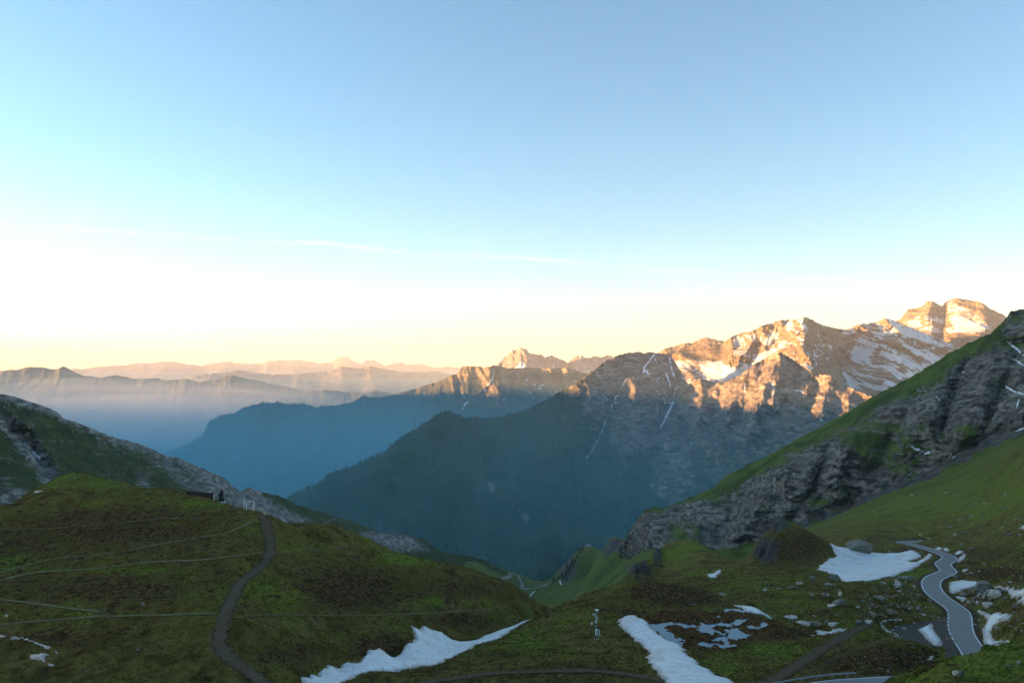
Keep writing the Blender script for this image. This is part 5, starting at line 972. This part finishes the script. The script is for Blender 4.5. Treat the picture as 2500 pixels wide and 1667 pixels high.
# ---------------------------------------------------------------- things on the left hill
black = simple_mat('blackened_stone', (.012, .011, .011), .85, .3, 2.0); dark_wall = simple_mat('dark_wall', (.018, .014, .013), .9, .3, 1.0)
pale = simple_mat('pale_concrete', (.42, .41, .39), .85, .2, 2.0); white = simple_mat('white_metal', (.72, .76, .78), .45, .08, 1.5); wood = simple_mat('grey_wood', (.34, .29, .24), .85, .3, 4.0); grey_metal = simple_mat('galvanised_steel', (.36, .40, .43), .45, .15, 2.0, .6); darkm = simple_mat('dark_metal', (.03, .032, .034), .6, .2, 2.0)
p = hitn(540, 1226); root = empty('monument', (p[0], p[1], float(ground(p[0], p[1]))))
tag(root, 'black hooded-figure monument on a pale plinth on the left hill crest', 'monument')
bm = bmesh.new(); prof = [(0.0, .80, .55), (.25, .84, .58), (.7, .78, .52), (1.1, .74, .48), (1.5, .62, .46), (1.75, .78, .46), (2.0, .66, .44), (2.35, .56, .40), (2.7, .50, .36), (3.0, .36, .30), (3.2, .31, .27), (3.4, .25, .22), (3.55, .12, .11)]
prev = None
for k, (h, a, b) in enumerate(prof):
    ox = .10 * math.sin(k * .9) + (.12 if k > 9 else 0)
    ring = [bm.verts.new((ox + a * math.cos(t) * (1 + .10 * math.sin(3 * t + k)), b * math.sin(t) * (1 + .1 * math.cos(2 * t + k)), .22 + h)) for t in np.linspace(0, 2 * math.pi, 14, endpoint=False)]
    if prev: [bm.faces.new((prev[i], prev[(i + 1) % 14], ring[(i + 1) % 14], ring[i])) for i in range(14)]
    else: bm.faces.new(ring[::-1])
    prev = ring
bm.faces.new(prev); link('figure', bm_mesh('figure', bm, True), black, root)
bm = bmesh.new(); box(bm, (0, 0, .06), (2.3, 1.6, .5)); bmesh.ops.bevel(bm, geom=bm.edges[:], offset=.04, affect='EDGES'); link('plinth', bm_mesh('plinth', bm), pale, root)
a = hitn(460, 1207); b = hitn(521, 1219.5); top = P(521, 1204, b[1])[2]; mid = (a + b) / 2; L = math.hypot(*(b - a)[:2]); rz = math.atan2(b[1] - a[1], b[0] - a[0])
root = empty('dark_wall', (mid[0], mid[1], top - 2.2), rz); tag(root, 'low black wall cut into the grassy crest beside the monument', 'wall')
bm = bmesh.new(); box(bm, (-.2, 0, .9), (L + .8, .5, 2.5)); link('wall', bm_mesh('wall', bm), dark_wall, root)
bm = bmesh.new(); box(bm, (-.2, 0, 2.19), (L + .9, .62, .09)); link('coping', bm_mesh('coping', bm), black, root)
bm = bmesh.new(); box(bm, (L / 2 + .22, 0, .85), (.07, .5, 2.4)); link('end_post', bm_mesh('end_post', bm), pale, root)
# gateway
ga, gb = hitn(601.6, 1246), hitn(619, 1247); gz = float(ground(ga[0], ga[1])); root = empty('gateway', (ga[0], ga[1], gz))
tag(root, 'white open gateway of two posts and a crossbar at the head of the path', 'gate')
d = gb - ga; d[2] = float(ground(gb[0], gb[1])) - gz
for q, nm, h in (((0, 0, 0), 'post', 2.45), (tuple(d), 'post', 2.75)):
    bm = bmesh.new(); tube(bm, [(q[0], q[1], q[2] - .3), (q[0], q[1], q[2] + h)], .075, 10); link(nm, bm_mesh(nm, bm, True), white, root)
bm = bmesh.new(); tube(bm, [(0, 0, 2.4), (d[0], d[1], d[2] + 2.7)], .06, 8); link('crossbar', bm_mesh('crossbar', bm, True), white, root)
bm = bmesh.new(); box(bm, (d[0], d[1] - .1, d[2] + 1.05), (.55, .04, .2)); link('small_sign', bm_mesh('small_sign', bm), white, root)
q = hitn(596, 1242); bm = bmesh.new(); tube(bm, [(0, 0, -.3), (0, 0, 1.3), (0, 0, 2.6)], .09, 10, .07); bmesh.ops.create_icosphere(bm, subdivisions=1, radius=.1, matrix=mathutils.Matrix.Translation((0, 0, 2.62)))
o = link('marker_post', bm_mesh('marker_post', bm, True), white); o.location = (q[0], q[1], float(ground(q[0], q[1]))); tag(o, 'single tall white post just left of the white gateway', 'post')
def rail_fence(name, px, h, rails, mat, label, r=.05, post_r=.06):
    pts = np.array([hitn(*q) for q in px]); pts[:, 2] = ground(pts[:, 0], pts[:, 1]); root = empty(name, tuple(pts[0])); tag(root, label, 'fence'); pts = pts - pts[0]
    for q in pts:
        bm = bmesh.new(); tube(bm, [(q[0], q[1], q[2] - .3), (q[0], q[1], q[2] + h)], post_r, 8); link('post', bm_mesh('post', bm, True), mat, root)
    for k in rails:
        for a, b in zip(pts[:-1], pts[1:]):
            bm = bmesh.new(); tube(bm, [(a[0], a[1], a[2] + h * k), (b[0], b[1], b[2] + h * k)], r, 6); link('rail', bm_mesh('rail', bm, True), mat, root)
rail_fence('rail_fence', [(606, 1240), (621, 1240), (632, 1241.5), (643.5, 1245)], 1.25, (.25, .6, .95), wood, 'pale wooden rail fence curving right of the white gateway', .07, .08)
rail_fence('rail_fence', [(544, 1224), (554, 1226), (570, 1231), (588, 1239.5)], 1.0, (.45, .92), darkm, 'thin dark rail fence between the monument and the white post', .03, .05)
q = hitn(648, 1256); root = empty('cairn', (q[0], q[1], float(ground(q[0], q[1])))); tag(root, 'small pale stone cairn at the end of the wooden fence', 'cairn')
for k, (x, y, z, s) in enumerate([(-.35, 0, .2, .8), (.3, .1, .2, .75), (0, -.2, .25, .7), (-.1, .05, .65, .65), (.12, 0, 1.0, .5), (0, 0, 1.3, .35)]):
    o = link('stone', SM['pale'][k % 6], None, root); o.location = (x, y, z - .3); o.scale = (s, s * .8, s * .7); o.rotation_euler = (0, 0, k)

# ---------------------------------------------------------------- weather station
q = hitn(1455.5, 1560); root = empty('weather_station', (q[0], q[1], float(ground(q[0], q[1])))); k = q[1] / F
tag(root, 'slim weather mast with white cabinet, sensor arms and top panel on the centre hill', 'weather station')
def part(nm, mat, fn, parent=root, sm=False):
    bm = bmesh.new(); fn(bm); return link(nm, bm_mesh(nm, bm, sm), mat, parent)
H = 70 * k
part('mast', grey_metal, lambda b: tube(b, [(0, 0, -.3), (0, 0, H * .5), (.12, 0, H)], .06, 8, .05), sm=True)
cab = part('cabinet', white, lambda b: box(b, (.06, -.18, 18 * k), (.56, .3, 13 * k))); part('door', simple_mat('grey_door', (.45, .5, .54), .5, .1), lambda b: box(b, (.06, -.345, 18 * k), (.42, .03, 11 * k)), cab)
part('solar_panel', white, lambda b: box(b, (.16, -.1, H), (.75, .5, .06), rx=.35)); part('panel_bracket', white, lambda b: box(b, (.22, 0, H - .15), (.3, .2, .2)))
arm = part('sensor_arm', white, lambda b: tube(b, [(0, 0, 46 * k), (-.05, 0, 52 * k), (-.25, 0, 58 * k), (-.42, 0, 62 * k), (-.52, 0, 60 * k)], .07, 8), sm=True)
part('sensor', white, lambda b: tube(b, [(-.60, 0, 57 * k), (-.60, 0, 60.5 * k)], .11, 10), arm, True)
arm = part('sensor_arm', white, lambda b: tube(b, [(.1, 0, 44 * k), (.38, 0, 47 * k), (.42, 0, 53 * k)], .045, 8), sm=True)
part('sensor', white, lambda b: bmesh.ops.create_icosphere(b, subdivisions=2, radius=.15, matrix=mathutils.Matrix.Translation((.2, 0, 44.5 * k))), arm, True)
part('radiation_shield', white, lambda b: [tube(b, [(-.05, -.1, 39.5 * k + j * .09), (-.05, -.1, 39.5 * k + j * .09 + .05)], .15 - .01 * abs(j - 2), 12) for j in range(5)])
for sx in (-1, 1): part('foot_slab', pale, lambda b: box(b, (sx * .33, -.1, .06), (.5, .45, .16), rz=.3 * sx))
q = hitn(1445, 1548); root2 = empty('rain_gauge', (q[0], q[1], float(ground(q[0], q[1])))); tag(root2, 'dark post topped by a white gauge left of the weather mast', 'rain gauge')
part('post', darkm, lambda b: tube(b, [(0, 0, -.3), (0, 0, 24 * k)], .07, 8), root2, True); part('gauge', white, lambda b: tube(b, [(0, 0, 23.5 * k), (0, 0, 25 * k), (0, 0, 29.5 * k)], .15, 12, .19), root2, True)
q = hitn(1463.7, 1551); root2 = empty('marker_pole', (q[0], q[1], float(ground(q[0], q[1])))); tag(root2, 'short white pole on a foot plate right of the weather mast', 'pole')
part('pole', white, lambda b: tube(b, [(0, 0, 0), (0, 0, 14.5 * k)], .07, 10), root2, True); part('foot_plate', pale, lambda b: box(b, (0, 0, .05), (.6, .4, .06)), root2)

# ---------------------------------------------------------------- snow poles and guard rail
orange = simple_mat('orange_paint', (.75, .22, .02), .6, .1); 
def snow_pole(u, v, h, label):
    q = hitn(u, v); root = empty('snow_pole', (q[0], q[1], float(ground(q[0], q[1])))); tag(root, label, 'snow pole', 'roadside snow poles')
    n = 6
    for i in range(n):
        bm = bmesh.new(); tube(bm, [(0, 0, -.3 if i == 0 else h * i / n), (0, 0, h * (i + 1) / n)], .055, 8); link('band', bm_mesh('band', bm, True), orange if i % 2 == (n - 1) % 2 else black, root)
    bm = bmesh.new(); bmesh.ops.create_icosphere(bm, subdivisions=1, radius=.06, matrix=mathutils.Matrix.Translation((0, 0, h))); link('cap', bm_mesh('cap', bm, True), orange, root)
snow_pole(2083, 1647, 3.1, 'orange and black banded snow pole behind the steel guard rail')
snow_pole(2321, 1594, 1.6, 'short orange and black snow pole by the near end of the lay-by')
gl_px, _ = resample(low_l, .5); ns = side(gl_px); off = gl_px[:, :2] + ns * 3.55 * (1 if ns[20, 1] > 0 else -1); ug, vg = proj(off[:, 0], off[:, 1], gl_px[:, 2])
keep = (ug > 1850) & (ug < 2090); G = np.stack([off[keep, 0], off[keep, 1], gl_px[keep, 2]], -1)
root = empty('guard_rail', tuple(G[0])); tag(root, 'curved steel guard rail along the lower road', 'guard rail'); G = G - G[0]
bm = bmesh.new(); profl = [(.0, .48), (.055, .52), (.055, .58), (0, .63), (.055, .68), (.055, .74), (0, .79)]; prev = None
for i, g in enumerate(G):
    t = G[min(i + 1, len(G) - 1)] - G[max(i - 1, 0)]; nx, ny = t[1], -t[0]; l = math.hypot(nx, ny); nx, ny = nx / l, ny / l
    ring = [bm.verts.new((g[0] + nx * a, g[1] + ny * a, g[2] + b)) for a, b in profl]
    if prev: [bm.faces.new((prev[j], ring[j], ring[j + 1], prev[j + 1])) for j in range(len(profl) - 1)]
    prev = ring
me = bm_mesh('beam', bm, True); o = link('beam', me, grey_metal, root); so = o.modifiers.new('thickness', 'SOLIDIFY'); so.thickness = .02
for i in range(2, len(G), 5):
    bm = bmesh.new(); box(bm, (G[i][0], G[i][1] + .09, G[i][2] + .25), (.1, .1, 1.0)); link('post', bm_mesh('post', bm), grey_metal, root)

# ---------------------------------------------------------------- hut, valley trees, forest
q = hit(1437, 1337, None, True); root = empty('stone_hut', (q[0], q[1] + 6, float(ground(q[0], q[1] + 6)) + .2), .35); tag(root, 'small stone hut on the green spur in the valley', 'hut')
hw = simple_mat('hut_stone', (.36, .29, .25), .9, .3, .6); hr = simple_mat('hut_roof', (.30, .29, .30), .8, .25, .5)
part('wall', hw, lambda b: box(b, (0, 0, 1.6), (11, 7, 5.2)), root)
def roof(b):
    v = [b.verts.new(c) for c in ((-6, -4.2, 4.0), (6, -4.2, 4.0), (6, 0, 6.6), (-6, 0, 6.6), (-6, 4.2, 4.0), (6, 4.2, 4.0))]
    b.faces.new((v[0], v[1], v[2], v[3])); b.faces.new((v[3], v[2], v[5], v[4])); b.faces.new((v[0], v[3], v[4])); b.faces.new((v[1], v[5], v[2])); b.faces.new((v[0], v[4], v[5], v[1]))
part('roof', hr, roof, root); dr = part('door', black, lambda b: box(b, (-2, -3.52, 1.0), (1.4, .1, 2.6)), root)
for x in (1.2, 3.4): part('window', black, lambda b: box(b, (x, -3.52, 2.4), (1.1, .1, 1.1)), root)
fk = NT('conifer'); n1 = fk.noise(.4, 4, .7); n2 = fk.noise(.006, 4, .6); conifer = fk.col(fk.mix(fk.ramp(n2, [(.3, 0.0), (.75, .8)]), fk.ramp(n1, [(.3, (.022, .040, .020)), (.7, (.055, .080, .034))]), (.085, .110, .042))); bark = simple_mat('bark', (.05, .035, .025), .95, .3, 2.0)
def crown_mesh(seed):
    r = random.Random(seed); bm = bmesh.new(); L = 9
    for i in range(L):
        z0 = .12 + .80 * i / L; rad = .24 * (1 - i / L) ** .85 + .02; n = 9; c = bm.verts.new((r.uniform(-.01, .01), r.uniform(-.01, .01), z0 + .20 * (1 - i / L * .5)))
        ring = []
        for j in range(n * 2):
            rr = rad * (r.uniform(.75, 1.15) if j % 2 == 0 else r.uniform(.35, .6)); a = 2 * math.pi * j / (n * 2) + i; ring.append(bm.verts.new((rr * math.cos(a), rr * math.sin(a), z0 - (.05 if j % 2 == 0 else 0) + r.uniform(-.015, .015))))
        for j in range(n * 2): bm.faces.new((c, ring[j], ring[(j + 1) % (n * 2)]))
    me = bm_mesh('crown', bm); me.materials.append(conifer); return me
crowns = [crown_mesh(i) for i in range(4)]; bm = bmesh.new(); tube(bm, [(0, 0, -.05), (0, 0, .5), (0, 0, .9)], .022, 6, .006); trunk_me = bm_mesh('trunk', bm, True); trunk_me.materials.append(bark)
spots = [(1352, 1421), (1360, 1416), (1366, 1413), (1372, 1409), (1378, 1412), (1381, 1404), (1386, 1398), (1390, 1392), (1384, 1388), (1393, 1383), (1398, 1378), (1404, 1372), (1396, 1370), (1408, 1362), (1415, 1352), (1421, 1344), (1386, 1416), (1374, 1417), (1400, 1386), (1345, 1418), (1392, 1402), (1411, 1344), (1380, 1396), (1370, 1402)]
for i, (u, v) in enumerate(spots):
    q = hit(u, v, None, True); h = rs.uniform(9, 15) if i < 16 else rs.uniform(5, 9); root = empty('conifer_tree', (q[0], q[1], float(ground(q[0], q[1]))), rs.uniform(0, 6)); root.scale = (h, h, h)
    tag(root, 'dark conifer at the end of the valley meadow below the hut', 'tree', 'conifers at the end of the valley meadow'); o = link('crown', crowns[i % 4], None, root); link('trunk', trunk_me, None, root)
def cone_forest(name, data, n, hmin, hmax, thr, cond=None, seed=1, nside=6):
    U, V, x, y, z, m = data; r = np.random.default_rng(seed)
    xyz = np.stack([x, y, z], -1); ar = np.linalg.norm(np.cross(np.gradient(xyz, axis=0), np.gradient(xyz, axis=1)), axis=-1)
    w = ar * np.clip((m[..., 2] - thr) * 3, 0, 1) * (0.06 + sstep(-0.25, .15, fbm(x / 130, z / 90, 4, 501)))
    if cond is not None: w = w * cond(U, V)
    w = w.ravel(); i = r.choice(len(w), n, p=w / w.sum()); R, C = np.unravel_index(i, x.shape)
    R2 = np.clip(R + r.integers(0, 2, n), 0, x.shape[0] - 1); C2 = np.clip(C + r.integers(0, 2, n), 0, x.shape[1] - 1); a, b = r.random(n)[:, None], r.random(n)[:, None]
    p = xyz[R, C] + (xyz[R2, C] - xyz[R, C]) * a + (xyz[R, C2] - xyz[R, C]) * b
    h = r.uniform(hmin, hmax, n); rad = h * r.uniform(.17, .26, n); t0 = r.random(n) * 6.28
    vs = np.zeros((n, nside + 1, 3)); vs[:, 0] = p + np.stack([0 * h, 0 * h, h], -1)
    for k in range(nside):
        t = t0 + 2 * np.pi * k / nside; q = rad * (1 if k % 2 else .72); vs[:, k + 1] = p + np.stack([q * np.cos(t), q * np.sin(t), h * (.06 + .08 * (k % 2 == 0)) - 1.0], -1)
    base = np.arange(n)[:, None] * (nside + 1); tr = np.stack([np.stack([base[:, 0], base[:, 0] + 1 + k, base[:, 0] + 1 + (k + 1) % nside], -1) for k in range(nside)], 1).reshape(-1, 3)
    tag(link(name, mesh_np(name, vs.reshape(-1, 3), None, False, tr), conifer), 'dark conifer forest covering the mountain flank' if n > 30000 else 'distant conifer wood on the long blue ridge', 'forest', kind='stuff')
cone_forest('forest', fr, 62000, 12, 22, .38, lambda U, V: (V > 990), 1, 5)
cone_forest('forest', md, 16000, 14, 24, .35, lambda U, V: (U < 1350) & (V < 1200), 2, 5)

# ---------------------------------------------------------------- grass tussocks on the near hills: one object
def tussocks(n=170000):
    r = np.random.default_rng(5); ni, nj = GX.shape; i_max = int(np.searchsorted(gl, math.log(330)))
    fi = r.uniform(22, i_max, n); fj = r.uniform(60, nj - 70, n); i0 = fi.astype(int); j0 = fj.astype(int)
    d = np.exp(np.interp(fi, np.arange(ni), gl)); c = np.interp(fj, np.arange(nj), gc); x = c * d; y = d; z = ground(x, y)
    b = BARE[i0, j0] + LAYM[i0, j0] + np.clip(1 - hd[i0, j0], 0, 1) + 1.0 * (z < POND_Z + .12) * BOG[i0, j0]
    keep = (b < .25) & (r.random(n) < .35 + .65 * sstep(-.25, .25, noise(x / 4, y / 4, 77)))
    rdist, _ = polydist(x, y, road_l[::4]); rd2_, _ = polydist(x, y, low_l[::4]); keep &= (rdist > 4) & (rd2_ > 3.6)
    x, y, z, i0, j0 = x[keep], y[keep], z[keep], i0[keep], j0[keep]; n = len(x); nb = 3
    h = r.uniform(.14, .36, n) * (1 + .5 * (y / 200 - 1)); vs = np.zeros((n, nb, 3, 3))
    for k in range(nb):
        a = r.uniform(0, 6.28, n); w = h * r.uniform(.35, .6, n); lean = h * r.uniform(.1, .7, n); la = a + 1.57 + r.uniform(-.5, .5, n)
        vs[:, k, 0] = np.stack([x + w * np.cos(a), y + w * np.sin(a), z - .06], -1); vs[:, k, 1] = np.stack([x - w * np.cos(a), y - w * np.sin(a), z - .06], -1); vs[:, k, 2] = np.stack([x + lean * np.cos(la), y + lean * np.sin(la), z + h], -1)
    me = mesh_np('grass', vs.reshape(-1, 3), None, False, np.arange(n * nb * 3).reshape(-1, 3)); rep = lambda a: np.repeat(a[i0, j0], nb * 3, axis=0)
    attr(me, 'mask', rep(m4)); attr(me, 'mask2', rep(m5)); tag(link('grass', me, turf), 'rough grass tussocks covering the near hills', 'grass', kind='stuff')
tussocks()
